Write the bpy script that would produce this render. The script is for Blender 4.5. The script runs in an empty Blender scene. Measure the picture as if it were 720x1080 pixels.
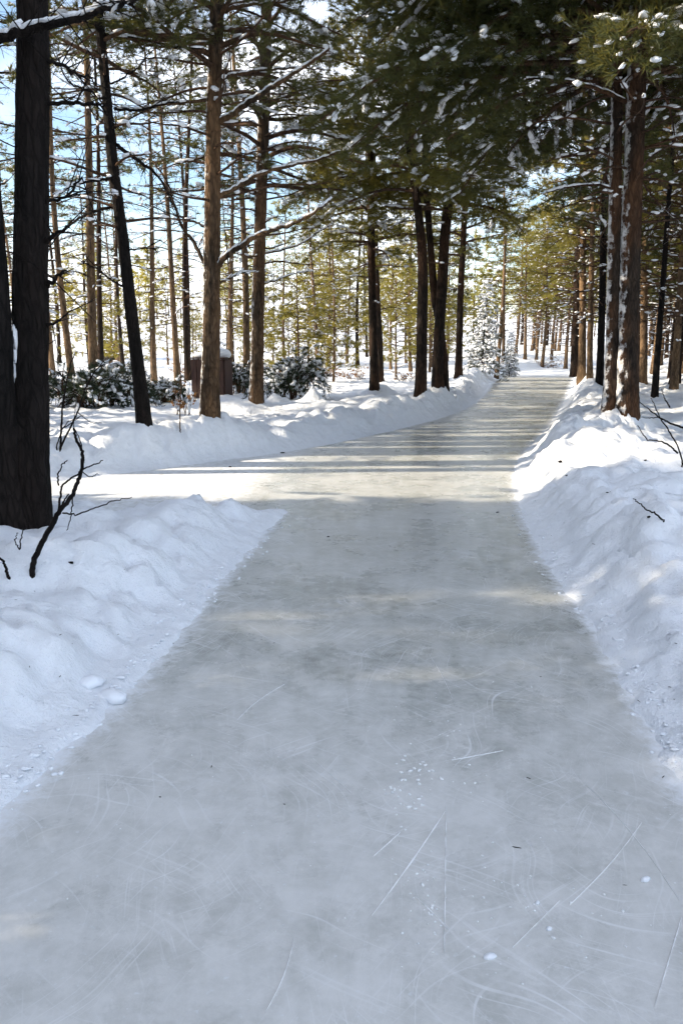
import bpy, math, random
import numpy as np
from mathutils import Vector, Matrix

PI = math.pi
rad = math.radians
scene = bpy.context.scene
col = scene.collection

# ------------------------------------------------------------------ camera
CAM_H = 1.6
F_PX = 840.0                       # focal length in pixels of the 720 x 1080 photograph
PITCH = math.atan((540 - 365) / F_PX)
cam_data = bpy.data.cameras.new('camera')
cam_data.sensor_fit = 'VERTICAL'
cam_data.sensor_height = 36.0
cam_data.lens = 28.0
cam_data.clip_end = 2000
cam_data.clip_start = 0.05
cam = bpy.data.objects.new('camera', cam_data)
cam.location = (0, 0, CAM_H)
cam.rotation_euler = (rad(90) - PITCH, 0, 0)
col.objects.link(cam)
scene.camera = cam

# ------------------------------------------------------------------ sky and sun
SUN_EL = rad(25)
SUN_AZ = rad(-3.5)                 # sun stands to the left, a touch behind the camera
sun_dir = Vector((-math.cos(SUN_EL) * math.cos(SUN_AZ), math.cos(SUN_EL) * math.sin(SUN_AZ), math.sin(SUN_EL)))
world = bpy.data.worlds.new('World')
scene.world = world
world.use_nodes = True
nt = world.node_tree
nt.nodes.clear()
w_out = nt.nodes.new('ShaderNodeOutputWorld')
w_bg = nt.nodes.new('ShaderNodeBackground')
w_bg.inputs['Strength'].default_value = 0.13
w_sky = nt.nodes.new('ShaderNodeTexSky')
w_sky.sky_type = 'NISHITA'
w_sky.sun_disc = False
w_sky.sun_elevation = SUN_EL
w_sky.sun_rotation = math.atan2(sun_dir.x, sun_dir.y)
w_sky.air_density = 1.0
w_sky.dust_density = 0.2
w_sky.ozone_density = 1.0
w_tc = nt.nodes.new('ShaderNodeTexCoord')
w_map = nt.nodes.new('ShaderNodeMapping')
w_map.inputs['Location'].default_value = (18.5, 6.5, 10.5)
w_map.inputs['Scale'].default_value = (1.0, 1.0, 2.6)
w_no = nt.nodes.new('ShaderNodeTexNoise')
w_no.inputs['Scale'].default_value = 2.3
w_no.inputs['Detail'].default_value = 6
w_ra = nt.nodes.new('ShaderNodeValToRGB')
w_ra.color_ramp.elements[0].position = 0.43
w_ra.color_ramp.elements[1].position = 0.64
w_mx = nt.nodes.new('ShaderNodeMix')
w_mx.data_type = 'RGBA'
w_mx.inputs['B'].default_value = (8.0, 8.2, 8.8, 1)
nt.links.new(w_tc.outputs['Generated'], w_map.inputs['Vector'])
nt.links.new(w_map.outputs['Vector'], w_no.inputs['Vector'])
nt.links.new(w_no.outputs['Fac'], w_ra.inputs['Fac'])
nt.links.new(w_ra.outputs['Color'], w_mx.inputs['Factor'])
nt.links.new(w_sky.outputs['Color'], w_mx.inputs['A'])
nt.links.new(w_mx.outputs['Result'], w_bg.inputs['Color'])
nt.links.new(w_bg.outputs['Background'], w_out.inputs['Surface'])

sun_data = bpy.data.lights.new('sun', 'SUN')
sun_data.energy = 5.0
sun_data.angle = rad(0.5)
sun_data.color = (1.0, 0.86, 0.66)
sun = bpy.data.objects.new('sun', sun_data)
sun.rotation_euler = sun_dir.to_track_quat('Z', 'Y').to_euler()
sun.location = sun_dir * 60
col.objects.link(sun)

scene.view_settings.view_transform = 'Standard'
scene.view_settings.look = 'None'
scene.view_settings.gamma = 1.0
scene.view_settings.exposure = 1.14
scene.cycles.max_bounces = 5
scene.cycles.diffuse_bounces = 2
scene.cycles.glossy_bounces = 2
scene.cycles.transmission_bounces = 2
scene.cycles.adaptive_threshold = 0.04
scene.cycles.caustics_reflective = False
scene.cycles.caustics_refractive = False

# ------------------------------------------------------------------ small maths
CP, SP = math.cos(PITCH), math.sin(PITCH)

def ray(px, py):
    u, v = (px - 360) / F_PX, (540 - py) / F_PX
    return np.array([u, CP + v * SP, -SP + v * CP])

def at(px, py, D):
    """the point seen at this pixel that lies D metres ahead"""
    r = ray(px, py)
    t = D / r[1]
    return np.array([r[0] * t, D, CAM_H + r[2] * t])

def gp(px, py, z=0.0):
    """the point seen at this pixel on the level z"""
    r = ray(px, py)
    t = (z - CAM_H) / r[2]
    return np.array([r[0] * t, r[1] * t])

def _hash(ix, iy, iz):
    h = (ix.astype(np.int64) * 374761393 + iy.astype(np.int64) * 668265263 + iz.astype(np.int64) * 2147483647) & 0xFFFFFFFF
    h = ((h ^ (h >> 13)) * 1274126177) & 0xFFFFFFFF
    h = ((h ^ (h >> 16)) * 2246822519) & 0xFFFFFFFF
    return ((h ^ (h >> 15)) & 0xFFFFFF) / float(0xFFFFFF)

def vnoise(x, y, z=0.0):
    x, y = np.asarray(x, float), np.asarray(y, float)
    z = np.zeros_like(x) + z
    ix, iy, iz = np.floor(x), np.floor(y), np.floor(z)
    fx, fy, fz = x - ix, y - iy, z - iz
    fx, fy, fz = fx * fx * (3 - 2 * fx), fy * fy * (3 - 2 * fy), fz * fz * (3 - 2 * fz)
    r = 0
    for a in (0, 1):
        for b in (0, 1):
            for c in (0, 1):
                wgt = (fx if a else 1 - fx) * (fy if b else 1 - fy) * (fz if c else 1 - fz)
                r = r + wgt * _hash(ix + a, iy + b, iz + c)
    return r * 2 - 1

def fbm(x, y, z=0.0, octv=4, gain=0.5):
    s, a, t = 0, 1.0, 0
    for o in range(octv):
        s = s + a * vnoise(np.asarray(x) * 2 ** o + 17.3 * o, np.asarray(y) * 2 ** o - 9.1 * o, np.asarray(z) * 2 ** o if not np.isscalar(z) else z * 2 ** o)
        t += a
        a *= gain
    return s / t

def sstep(a, b, x):
    t = np.clip((np.asarray(x, float) - a) / (b - a), 0, 1)
    return t * t * (3 - 2 * t)

def norm(v):
    v = np.asarray(v, float)
    return v / np.maximum(np.linalg.norm(v, axis=-1, keepdims=True), 1e-9)

# ------------------------------------------------------------------ mesh collector
class Geo:
    def __init__(self):
        self.v, self.f, self.m, self.s, self.n = [], [], [], [], 0
    def add(self, v, f, m=0, smooth=True):
        v = np.asarray(v, np.float32).reshape(-1, 3)
        f = np.asarray(f, np.int32).reshape(-1, 3)
        if not len(f):
            return
        self.v.append(v); self.f.append(f + self.n)
        self.m.append(np.full(len(f), m, np.int32)); self.s.append(np.full(len(f), smooth, bool))
        self.n += len(v)
    def mesh(self, name, mats):
        me = bpy.data.meshes.new(name)
        v, f = np.concatenate(self.v), np.concatenate(self.f)
        me.vertices.add(len(v)); me.vertices.foreach_set('co', v.ravel())
        me.loops.add(len(f) * 3); me.loops.foreach_set('vertex_index', f.ravel())
        me.polygons.add(len(f))
        me.polygons.foreach_set('loop_start', np.arange(0, len(f) * 3, 3, dtype=np.int32))
        me.polygons.foreach_set('material_index', np.concatenate(self.m))
        me.polygons.foreach_set('use_smooth', np.concatenate(self.s))
        for k in (mats if isinstance(mats, (list, tuple)) else [mats]):
            me.materials.append(k)
        me.update(calc_edges=True)
        me.validate()
        return me

def link(name, data, parent=None, loc=(0, 0, 0)):
    o = bpy.data.objects.new(name, data)
    o.location = loc
    if parent is not None:
        o.parent = parent
    col.objects.link(o)
    return o

def tag(o, label=None, cat=None, group=None, kind=None):
    if label: o['label'] = label
    if cat: o['category'] = cat
    if group: o['group'] = group
    if kind: o['kind'] = kind
    return o

def thing(name, loc, label, cat, group=None):
    o = link(name, None, None, loc)
    o.empty_display_size = 0.2
    return tag(o, label, cat, group)

def tube(G, pts, rr, seg=6, mat=0, bark=0.0, seed=0.0, cap=True):
    pts = np.asarray(pts, float); rr = np.asarray(rr, float)
    n = len(pts)
    tan = norm(np.gradient(pts, axis=0))
    ref = np.array([0, 1.0, 0]) if abs(tan[:, 1]).mean() < 0.8 else np.array([0, 0, 1.0])
    a = norm(np.cross(tan, ref)); b = np.cross(tan, a)
    th = np.arange(seg) * 2 * PI / seg
    R = np.repeat(rr[:, None], seg, 1)
    if bark > 0:
        arc = np.cumsum(np.r_[0, np.linalg.norm(np.diff(pts, axis=0), axis=1)])
        A = np.repeat(arc[:, None], seg, 1); T = np.repeat(th[None, :], n, 0)
        cx, sx = np.cos(T), np.sin(T)
        k1 = 1 - np.abs(fbm(cx * 3.5 + seed, sx * 3.5 + 40, A * 3.5, 3))
        k2 = fbm(cx * 1.2 + seed, sx * 1.2 + 9, A * 0.7, 2)
        R = R * (1 + bark * (k1 - 0.75) * 1.6 + bark * 0.7 * k2)
    V = pts[:, None, :] + R[..., None] * (np.cos(th)[None, :, None] * a[:, None, :] + np.sin(th)[None, :, None] * b[:, None, :])
    i = np.arange(n - 1)[:, None] * seg; j = np.arange(seg)[None, :]; j2 = (j + 1) % seg
    q0, q1, q2, q3 = i + j, i + j2, i + seg + j2, i + seg + j
    F = np.concatenate([np.stack([q0, q2, q1], -1).reshape(-1, 3), np.stack([q0, q3, q2], -1).reshape(-1, 3)])
    V = V.reshape(-1, 3)
    if cap:
        V = np.r_[V, pts[-1:] + tan[-1:] * rr[-1] * 0.6]
        k = len(V) - 1; base = (n - 1) * seg
        F = np.r_[F, np.stack([base + np.arange(seg), np.full(seg, k), base + (np.arange(seg) + 1) % seg], -1)]
    G.add(V, F, mat)

def _ico():
    import bmesh
    bm = bmesh.new(); bmesh.ops.create_icosphere(bm, subdivisions=2, radius=1)
    v = np.array([x.co[:] for x in bm.verts]); f = np.array([[q.index for q in t.verts] for t in bm.faces]); bm.free()
    bm = bmesh.new(); bmesh.ops.create_icosphere(bm, subdivisions=1, radius=1)
    v1 = np.array([x.co[:] for x in bm.verts]); f1 = np.array([[q.index for q in t.verts] for t in bm.faces]); bm.free()
    return (v, f), (v1, f1)
ICO2, ICO1 = _ico()

def blobs(G, P, D, length, width, thick, rng, mat=2, ico=None, jit=0.28):
    """snow pads: lumpy ellipsoids lying along D"""
    P, D = np.asarray(P), norm(np.asarray(D))
    n = len(P)
    if n == 0: return
    iv, jf = ico or ICO1
    up = np.array([0, 0, 1.0])
    S = norm(np.cross(D, up) + 1e-6); U = np.cross(S, D)
    k = 1 + rng.uniform(-jit, jit, (n, len(iv)))
    L = (iv[None] * k[..., None])
    V = P[:, None] + L[..., 0:1] * (D * np.reshape(length, (-1, 1)))[:, None] + L[..., 1:2] * (S * np.reshape(width, (-1, 1)))[:, None] + L[..., 2:3] * (U * np.reshape(thick, (-1, 1)))[:, None]
    F = jf[None] + (np.arange(n) * len(iv))[:, None, None]
    G.add(V.reshape(-1, 3), F.reshape(-1, 3), mat)

def needles(G, P, T, size, k, w, rng, spread=0.9, mat=0):
    n = len(P)
    if n == 0: return
    d = norm(T[:, None, :] + spread * rng.normal(0, 1, (n, k, 3)) * 0.75)
    ln = np.reshape(size, (-1, 1, 1)) * rng.uniform(0.65, 1.15, (n, k, 1))
    base = P[:, None, :] - T[:, None, :] * np.reshape(size, (-1, 1, 1)) * rng.uniform(0, 0.6, (n, k, 1))
    side = norm(np.cross(d, rng.normal(0, 1, (n, k, 3)))) * (w / 2)
    V = np.stack([base + side, base + d * ln, base - side], 2).reshape(-1, 3)
    F = np.arange(n * k * 3).reshape(-1, 3)
    G.add(V, F, mat, False)

def spikes(G, P, Q, w, mat=1):
    """thin three-sided twigs from P to Q"""
    P, Q = np.asarray(P), np.asarray(Q); n = len(P)
    if n == 0: return
    d = norm(Q - P); a = norm(np.cross(d, np.array([0.3, 0.2, 1.0]))); b = np.cross(d, a)
    w = np.reshape(w, (-1, 1))
    V = np.stack([P + a * w, P - a * w * 0.5 + b * w * 0.87, P - a * w * 0.5 - b * w * 0.87, Q], 1).reshape(-1, 3)
    i = np.arange(n)[:, None] * 4
    F = np.concatenate([i + np.array([[0, 1, 3]]), i + np.array([[1, 2, 3]]), i + np.array([[2, 0, 3]])])
    G.add(V, F, mat)

# ------------------------------------------------------------------ materials
def mat_new(name):
    m = bpy.data.materials.new(name); m.use_nodes = True
    t = m.node_tree; t.nodes.clear()
    return m, t, t.nodes.new('ShaderNodeOutputMaterial')

def N(t, typ, **kw):
    n = t.nodes.new(typ)
    for k, v in kw.items():
        if k in n.inputs: n.inputs[k].default_value = v
        else: setattr(n, k, v)
    return n

def ramp(t, p0, c0, p1, c1):
    r = t.nodes.new('ShaderNodeValToRGB')
    r.color_ramp.elements[0].position = p0; r.color_ramp.elements[0].color = (*c0, 1)
    r.color_ramp.elements[1].position = p1; r.color_ramp.elements[1].color = (*c1, 1)
    return r

def snow_material(name, base=(0.84, 0.87, 0.92), grain=60, big=7, strength=0.5, dist=0.03):
    m, t, out = mat_new(name)
    L = t.links.new
    tc = N(t, 'ShaderNodeTexCoord')
    b = N(t, 'ShaderNodeBsdfPrincipled', Roughness=0.65)
    b.inputs['Specular IOR Level'].default_value = 0.25
    n1 = N(t, 'ShaderNodeTexNoise', Scale=big, Detail=4, Roughness=0.5)
    n2 = N(t, 'ShaderNodeTexNoise', Scale=grain, Detail=3, Roughness=0.7)
    L(tc.outputs['Object'], n1.inputs['Vector']); L(tc.outputs['Object'], n2.inputs['Vector'])
    c = ramp(t, 0.3, tuple(x * 0.93 for x in base), 0.7, base)
    L(n1.outputs['Fac'], c.inputs['Fac']); L(c.outputs['Color'], b.inputs['Base Color'])
    add = N(t, 'ShaderNodeMath', operation='MULTIPLY_ADD')
    add.inputs[1].default_value = 0.35
    L(n2.outputs['Fac'], add.inputs[0]); L(n1.outputs['Fac'], add.inputs[2])
    bp = N(t, 'ShaderNodeBump', Strength=strength, Distance=dist)
    L(add.outputs[0], bp.inputs['Height']); L(bp.outputs['Normal'], b.inputs['Normal'])
    L(b.outputs['BSDF'], out.inputs['Surface'])
    return m

def bark_material(name, dark, mid, warm, warm_amt=0.5, frost_or_sunrim=0.0, frost_or_sunrim_dir=(-1, 0.1, 0.1)):
    m, t, out = mat_new(name)
    L = t.links.new
    tc = N(t, 'ShaderNodeTexCoord')
    mp = N(t, 'ShaderNodeMapping'); mp.inputs['Scale'].default_value = (1, 1, 0.3)
    L(tc.outputs['Object'], mp.inputs['Vector'])
    dn = N(t, 'ShaderNodeTexNoise', Scale=9, Detail=4)
    L(mp.outputs['Vector'], dn.inputs['Vector'])
    dv = N(t, 'ShaderNodeVectorMath', operation='MULTIPLY_ADD'); dv.inputs[1].default_value = (0.13, 0.13, 0.13)
    L(dn.outputs['Color'], dv.inputs[0]); L(mp.outputs['Vector'], dv.inputs[2])
    vo = N(t, 'ShaderNodeTexVoronoi', Scale=20, feature='DISTANCE_TO_EDGE')
    n1 = N(t, 'ShaderNodeTexNoise', Scale=14, Detail=6, Roughness=0.65)
    n2 = N(t, 'ShaderNodeTexNoise', Scale=2.2, Detail=4)
    for q in (n1, n2): L(mp.outputs['Vector'], q.inputs['Vector'])
    L(dv.outputs['Vector'], vo.inputs['Vector'])
    r1 = ramp(t, 0.35, dark, 0.68, mid)
    L(n1.outputs['Fac'], r1.inputs['Fac'])
    r2 = ramp(t, 0.42, (0, 0, 0), 0.62, (warm_amt,) * 3)
    L(n2.outputs['Fac'], r2.inputs['Fac'])
    mx = N(t, 'ShaderNodeMix', data_type='RGBA'); mx.inputs['B'].default_value = (*warm, 1)
    L(r2.outputs['Color'], mx.inputs['Factor']); L(r1.outputs['Color'], mx.inputs['A'])
    crk = ramp(t, 0.0, (0.55,) * 3, 0.25, (1,) * 3)
    L(vo.outputs['Distance'], crk.inputs['Fac'])
    mul = N(t, 'ShaderNodeMix', data_type='RGBA', blend_type='MULTIPLY'); mul.inputs['Factor'].default_value = 1
    L(mx.outputs['Result'], mul.inputs['A']); L(crk.outputs['Color'], mul.inputs['B'])
    colr = mul.outputs['Result']
    b = N(t, 'ShaderNodeBsdfPrincipled', Roughness=0.9)
    b.inputs['Specular IOR Level'].default_value = 0.15
    if frost_or_sunrim > 0:                                        # snow on the windward side; on the pale bark it paints the sunlit rim
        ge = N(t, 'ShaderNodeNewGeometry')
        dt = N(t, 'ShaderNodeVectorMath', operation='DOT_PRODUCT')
        dt.inputs[1].default_value = tuple(Vector(frost_or_sunrim_dir).normalized())
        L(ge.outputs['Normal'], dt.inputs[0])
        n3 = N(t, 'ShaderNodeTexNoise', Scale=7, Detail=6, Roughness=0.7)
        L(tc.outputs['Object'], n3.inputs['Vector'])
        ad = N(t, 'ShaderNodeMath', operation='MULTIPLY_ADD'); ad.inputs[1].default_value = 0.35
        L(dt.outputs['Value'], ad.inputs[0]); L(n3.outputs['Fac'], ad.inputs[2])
        r3 = ramp(t, 0.80 - 0.1 * frost_or_sunrim, (0,) * 3, 0.95 - 0.1 * frost_or_sunrim, (0.75,) * 3)
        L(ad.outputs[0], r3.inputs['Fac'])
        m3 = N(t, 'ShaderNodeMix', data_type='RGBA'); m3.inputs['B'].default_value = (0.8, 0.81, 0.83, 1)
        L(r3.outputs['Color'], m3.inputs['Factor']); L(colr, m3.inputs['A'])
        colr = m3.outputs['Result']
    L(colr, b.inputs['Base Color'])
    ad2 = N(t, 'ShaderNodeMath', operation='MULTIPLY_ADD'); ad2.inputs[1].default_value = 2.0
    mn = N(t, 'ShaderNodeMath', operation='MINIMUM'); mn.inputs[1].default_value = 0.2
    L(vo.outputs['Distance'], mn.inputs[0]); L(mn.outputs[0], ad2.inputs[0]); L(n1.outputs['Fac'], ad2.inputs[2])
    bp = N(t, 'ShaderNodeBump', Strength=0.9, Distance=0.02)
    L(ad2.outputs[0], bp.inputs['Height']); L(bp.outputs['Normal'], b.inputs['Normal'])
    L(b.outputs['BSDF'], out.inputs['Surface'])
    return m

def leaf_material(name, c0, c1, trans, tw=0.35):
    m, t, out = mat_new(name)
    L = t.links.new
    tc = N(t, 'ShaderNodeTexCoord')
    n1 = N(t, 'ShaderNodeTexNoise', Scale=1.6, Detail=5, Roughness=0.7)
    L(tc.outputs['Object'], n1.inputs['Vector'])
    r = ramp(t, 0.32, c0, 0.7, c1)
    L(n1.outputs['Fac'], r.inputs['Fac'])
    b = N(t, 'ShaderNodeBsdfPrincipled', Roughness=0.55)
    b.inputs['Specular IOR Level'].default_value = 0.3
    L(r.outputs['Color'], b.inputs['Base Color'])
    tr = N(t, 'ShaderNodeBsdfTranslucent'); tr.inputs['Color'].default_value = (*trans, 1)
    mx = N(t, 'ShaderNodeMixShader'); mx.inputs['Fac'].default_value = tw
    L(b.outputs['BSDF'], mx.inputs[1]); L(tr.outputs['BSDF'], mx.inputs[2])
    L(mx.outputs['Shader'], out.inputs['Surface'])
    return m

def ice_material():
    m, t, out = mat_new('ice')
    L = t.links.new
    tc = N(t, 'ShaderNodeTexCoord')
    O = tc.outputs['Object']
    b = N(t, 'ShaderNodeBsdfPrincipled')
    b.inputs['IOR'].default_value = 1.31
    # milky patches
    n1 = N(t, 'ShaderNodeTexNoise', Scale=1.1, Detail=9, Roughness=0.7)
    L(O, n1.inputs['Vector'])
    r1 = ramp(t, 0.36, (0.25, 0.262, 0.238), 0.68, (0.50, 0.508, 0.49))
    L(n1.outputs['Fac'], r1.inputs['Fac'])
    n1b = N(t, 'ShaderNodeTexNoise', Scale=9, Detail=9, Roughness=0.78, Distortion=0.2)
    L(O, n1b.inputs['Vector'])
    r1b = ramp(t, 0.42, (0,) * 3, 0.8, (0.45,) * 3)
    L(n1b.outputs['Fac'], r1b.inputs['Fac'])
    x1b = N(t, 'ShaderNodeMix', data_type='RGBA'); x1b.inputs['B'].default_value = (0.75, 0.75, 0.75, 1)
    L(r1b.outputs['Color'], x1b.inputs['Factor']); L(r1.outputs['Color'], x1b.inputs['A'])
    cur = x1b.outputs['Result']
    # skate marks: curved, crossing cuts that come in patches
    wn = N(t, 'ShaderNodeTexNoise', Scale=0.8, Detail=2)
    L(O, wn.inputs['Vector'])
    wv = N(t, 'ShaderNodeVectorMath', operation='MULTIPLY_ADD'); wv.inputs[1].default_value = (0.9, 0.9, 0)
    L(wn.outputs['Color'], wv.inputs[0]); L(O, wv.inputs[2])
    def family(angle, sx, sy, lo, hi, amt, seed, patch=2.0):
        nonlocal cur
        mp = N(t, 'ShaderNodeMapping', vector_type='TEXTURE')
        mp.inputs['Rotation'].default_value = (0, 0, angle); mp.inputs['Scale'].default_value = (1 / sx, 1 / sy, 1)
        mp.inputs['Location'].default_value = (seed, seed * 1.7, 0)
        L(wv.outputs['Vector'], mp.inputs['Vector'])
        n = N(t, 'ShaderNodeTexNoise', Scale=1.0, Detail=2, Roughness=0.5)
        L(mp.outputs['Vector'], n.inputs['Vector'])
        r = ramp(t, lo, (0,) * 3, hi, (1,) * 3)
        L(n.outputs['Fac'], r.inputs['Fac'])
        pm = N(t, 'ShaderNodeMapping'); pm.inputs['Location'].default_value = (seed * 2.3, -seed, 0)
        L(O, pm.inputs['Vector'])
        pn = N(t, 'ShaderNodeTexNoise', Scale=patch, Detail=4, Roughness=0.6)
        L(pm.outputs['Vector'], pn.inputs['Vector'])
        pr = ramp(t, 0.42, (0,) * 3, 0.66, (amt,) * 3)
        L(pn.outputs['Fac'], pr.inputs['Fac'])
        mu = N(t, 'ShaderNodeMix', data_type='RGBA', blend_type='MULTIPLY'); mu.inputs['Factor'].default_value = 1
        L(r.outputs['Color'], mu.inputs['A']); L(pr.outputs['Color'], mu.inputs['B'])
        x = N(t, 'ShaderNodeMix', data_type='RGBA'); x.inputs['B'].default_value = (0.74, 0.76, 0.785, 1)
        L(mu.outputs['Result'], x.inputs['Factor']); L(cur, x.inputs['A'])
        cur = x.outputs['Result']
    family(rad(38), 90, 1.6, 0.60, 0.70, 0.8, 41.0)
    family(rad(-47), 100, 1.8, 0.60, 0.70, 0.8, 47.0, 1.6)
    family(rad(-20), 120, 1.7, 0.61, 0.70, 0.7, 53.0, 2.6)
    family(rad(64), 80, 1.5, 0.61, 0.70, 0.7, 59.0, 1.8)
    family(rad(8), 110, 1.6, 0.62, 0.70, 0.5, 67.0, 2.2)
    # frosty mottling, paler towards the camera: view-angle brightening painted into the colour
    sa = N(t, 'ShaderNodeAttribute', attribute_name='painted_sheen')
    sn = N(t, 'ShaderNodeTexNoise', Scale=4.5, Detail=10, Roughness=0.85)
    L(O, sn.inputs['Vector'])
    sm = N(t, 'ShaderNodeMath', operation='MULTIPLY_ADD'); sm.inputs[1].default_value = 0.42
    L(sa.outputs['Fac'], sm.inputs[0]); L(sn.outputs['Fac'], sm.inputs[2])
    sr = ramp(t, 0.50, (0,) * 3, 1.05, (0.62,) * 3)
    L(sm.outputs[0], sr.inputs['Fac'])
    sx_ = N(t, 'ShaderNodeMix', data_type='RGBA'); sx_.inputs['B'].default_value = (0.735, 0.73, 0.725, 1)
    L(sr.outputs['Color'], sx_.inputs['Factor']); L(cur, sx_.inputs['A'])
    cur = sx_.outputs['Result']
    # specks of shaved ice
    n4 = N(t, 'ShaderNodeTexNoise', Scale=38, Detail=3, Roughness=0.7)
    L(O, n4.inputs['Vector'])
    r4 = ramp(t, 0.62, (0,) * 3, 0.74, (0.6,) * 3)
    L(n4.outputs['Fac'], r4.inputs['Fac'])
    x4 = N(t, 'ShaderNodeMix', data_type='RGBA'); x4.inputs['B'].default_value = (0.7, 0.73, 0.76, 1)
    L(r4.outputs['Color'], x4.inputs['Factor']); L(cur, x4.inputs['A'])
    cur = x4.outputs['Result']
    # snow dust towards the banks (attribute: 1 at the edge, 0 in the middle)
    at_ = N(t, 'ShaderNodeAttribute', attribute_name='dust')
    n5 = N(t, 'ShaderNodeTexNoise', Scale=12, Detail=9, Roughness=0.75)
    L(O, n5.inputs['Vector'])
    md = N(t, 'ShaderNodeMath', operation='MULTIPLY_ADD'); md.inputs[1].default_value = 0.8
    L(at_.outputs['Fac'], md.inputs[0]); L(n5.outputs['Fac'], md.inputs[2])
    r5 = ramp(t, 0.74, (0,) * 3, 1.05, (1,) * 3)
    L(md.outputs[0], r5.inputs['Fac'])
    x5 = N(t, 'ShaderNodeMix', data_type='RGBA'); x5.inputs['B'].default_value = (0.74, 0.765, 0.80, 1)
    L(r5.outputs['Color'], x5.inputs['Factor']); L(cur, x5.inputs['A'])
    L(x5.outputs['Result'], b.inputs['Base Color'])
    rr = ramp(t, 0.3, (0.17,) * 3, 0.72, (0.42,) * 3)
    L(n1.outputs['Fac'], rr.inputs['Fac'])
    rx = N(t, 'ShaderNodeMix', data_type='RGBA'); rx.inputs['B'].default_value = (0.8, 0.8, 0.8, 1)
    L(r5.outputs['Color'], rx.inputs['Factor']); L(rr.outputs['Color'], rx.inputs['A'])
    L(rx.outputs['Result'], b.inputs['Roughness'])
    n6 = N(t, 'ShaderNodeTexNoise', Scale=11, Detail=6, Roughness=0.6)
    L(O, n6.inputs['Vector'])
    bp = N(t, 'ShaderNodeBump', Strength=0.22, Distance=0.010)
    L(n6.outputs['Fac'], bp.inputs['Height']); L(bp.outputs['Normal'], b.inputs['Normal'])
    L(b.outputs['BSDF'], out.inputs['Surface'])
    return m

def wood_material(name, c0, c1):
    m, t, out = mat_new(name)
    L = t.links.new
    tc = N(t, 'ShaderNodeTexCoord')
    mp = N(t, 'ShaderNodeMapping'); mp.inputs['Scale'].default_value = (14, 14, 1.5)
    n = N(t, 'ShaderNodeTexNoise', Scale=2, Detail=6)
    L(tc.outputs['Object'], mp.inputs['Vector']); L(mp.outputs['Vector'], n.inputs['Vector'])
    r = ramp(t, 0.3, c0, 0.7, c1); L(n.outputs['Fac'], r.inputs['Fac'])
    b = N(t, 'ShaderNodeBsdfPrincipled', Roughness=0.8)
    L(r.outputs['Color'], b.inputs['Base Color']); L(b.outputs['BSDF'], out.inputs['Surface'])
    return m

M_SNOW = snow_material('snow', big=11, grain=80, strength=0.7, dist=0.05)
M_SNOW_PAD = snow_material('snow_on_boughs', grain=40, big=12, strength=0.4)
M_ICE = ice_material()
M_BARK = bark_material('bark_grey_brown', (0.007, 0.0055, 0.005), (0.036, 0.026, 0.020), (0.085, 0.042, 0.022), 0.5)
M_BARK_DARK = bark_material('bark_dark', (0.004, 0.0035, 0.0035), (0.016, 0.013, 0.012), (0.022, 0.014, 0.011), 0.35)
M_BARK_FROST = bark_material('bark_frosted', (0.009, 0.007, 0.006), (0.050, 0.036, 0.027), (0.13, 0.063, 0.031), 0.6, frost_or_sunrim=0.8)
M_BARK_PALE = bark_material('bark_lit_grey', (0.014, 0.011, 0.008), (0.10, 0.07, 0.047), (0.22, 0.125, 0.064), 0.6, frost_or_sunrim=0.5)  # whitened left side paints the sunlit rim into this bark
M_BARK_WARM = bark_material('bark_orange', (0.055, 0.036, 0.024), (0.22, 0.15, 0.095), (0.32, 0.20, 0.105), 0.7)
M_TWIG = bark_material('twig_bark', (0.026, 0.018, 0.014), (0.12, 0.075, 0.05), (0.18, 0.095, 0.052), 0.5)
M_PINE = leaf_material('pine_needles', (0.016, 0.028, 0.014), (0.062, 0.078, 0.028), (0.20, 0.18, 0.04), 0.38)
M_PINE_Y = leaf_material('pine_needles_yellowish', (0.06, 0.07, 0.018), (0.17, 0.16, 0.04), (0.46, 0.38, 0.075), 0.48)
M_SPRUCE = leaf_material('spruce_needles', (0.018, 0.032, 0.020), (0.042, 0.062, 0.036), (0.06, 0.075, 0.03), 0.2)
M_DRY = leaf_material('dry_leaves', (0.12, 0.06, 0.025), (0.28, 0.15, 0.06), (0.4, 0.2, 0.06), 0.4)
M_BOARD = wood_material('brown_boards', (0.035, 0.016, 0.012), (0.075, 0.034, 0.024))
M_HUT = wood_material('weathered_boards', (0.09, 0.075, 0.065), (0.16, 0.135, 0.115))
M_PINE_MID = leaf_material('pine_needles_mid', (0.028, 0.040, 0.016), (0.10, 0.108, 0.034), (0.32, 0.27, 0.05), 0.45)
MID_MATS = [M_PINE_MID, M_TWIG, M_SNOW_PAD]
TREE_MATS = [M_PINE, M_TWIG, M_SNOW_PAD]
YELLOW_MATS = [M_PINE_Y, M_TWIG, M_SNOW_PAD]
SPRUCE_MATS = [M_SPRUCE, M_TWIG, M_SNOW_PAD]

# ------------------------------------------------------------------ ice path outline
left_px = [(0, 838), (58, 786), (108, 741), (165, 680), (228, 606), (268, 566), (290, 541)]
side_near = [(250, 545), (200, 551), (150, 557), (100, 563)]
side_far = [(60, 506), (110, 500), (170, 493), (240, 484), (300, 476)]
left_far_px = [(350, 467), (410, 454), (455, 443), (490, 431), (508, 417), (516, 405), (530, 396), (548, 389.5)]
right_px = [(720, 795), (690, 742), (640, 663), (610, 625), (585, 590), (565, 555), (553, 527), (548, 502), (556, 480), (573, 460), (588, 440), (598, 418), (604, 402), (607, 394)]
HEAD = np.array([0.113, 1.0])                       # the way the near path runs
lp = [gp(*p) for p in left_px]
rp = [gp(*p) for p in right_px]
poly = [lp[0] - HEAD * 12] + lp + [gp(*p) for p in side_near] + [np.array([-3.6, 5.7]), np.array([-6.5, 3.2]), np.array([-12, -2.0]), np.array([-20, -8.5])]
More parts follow.
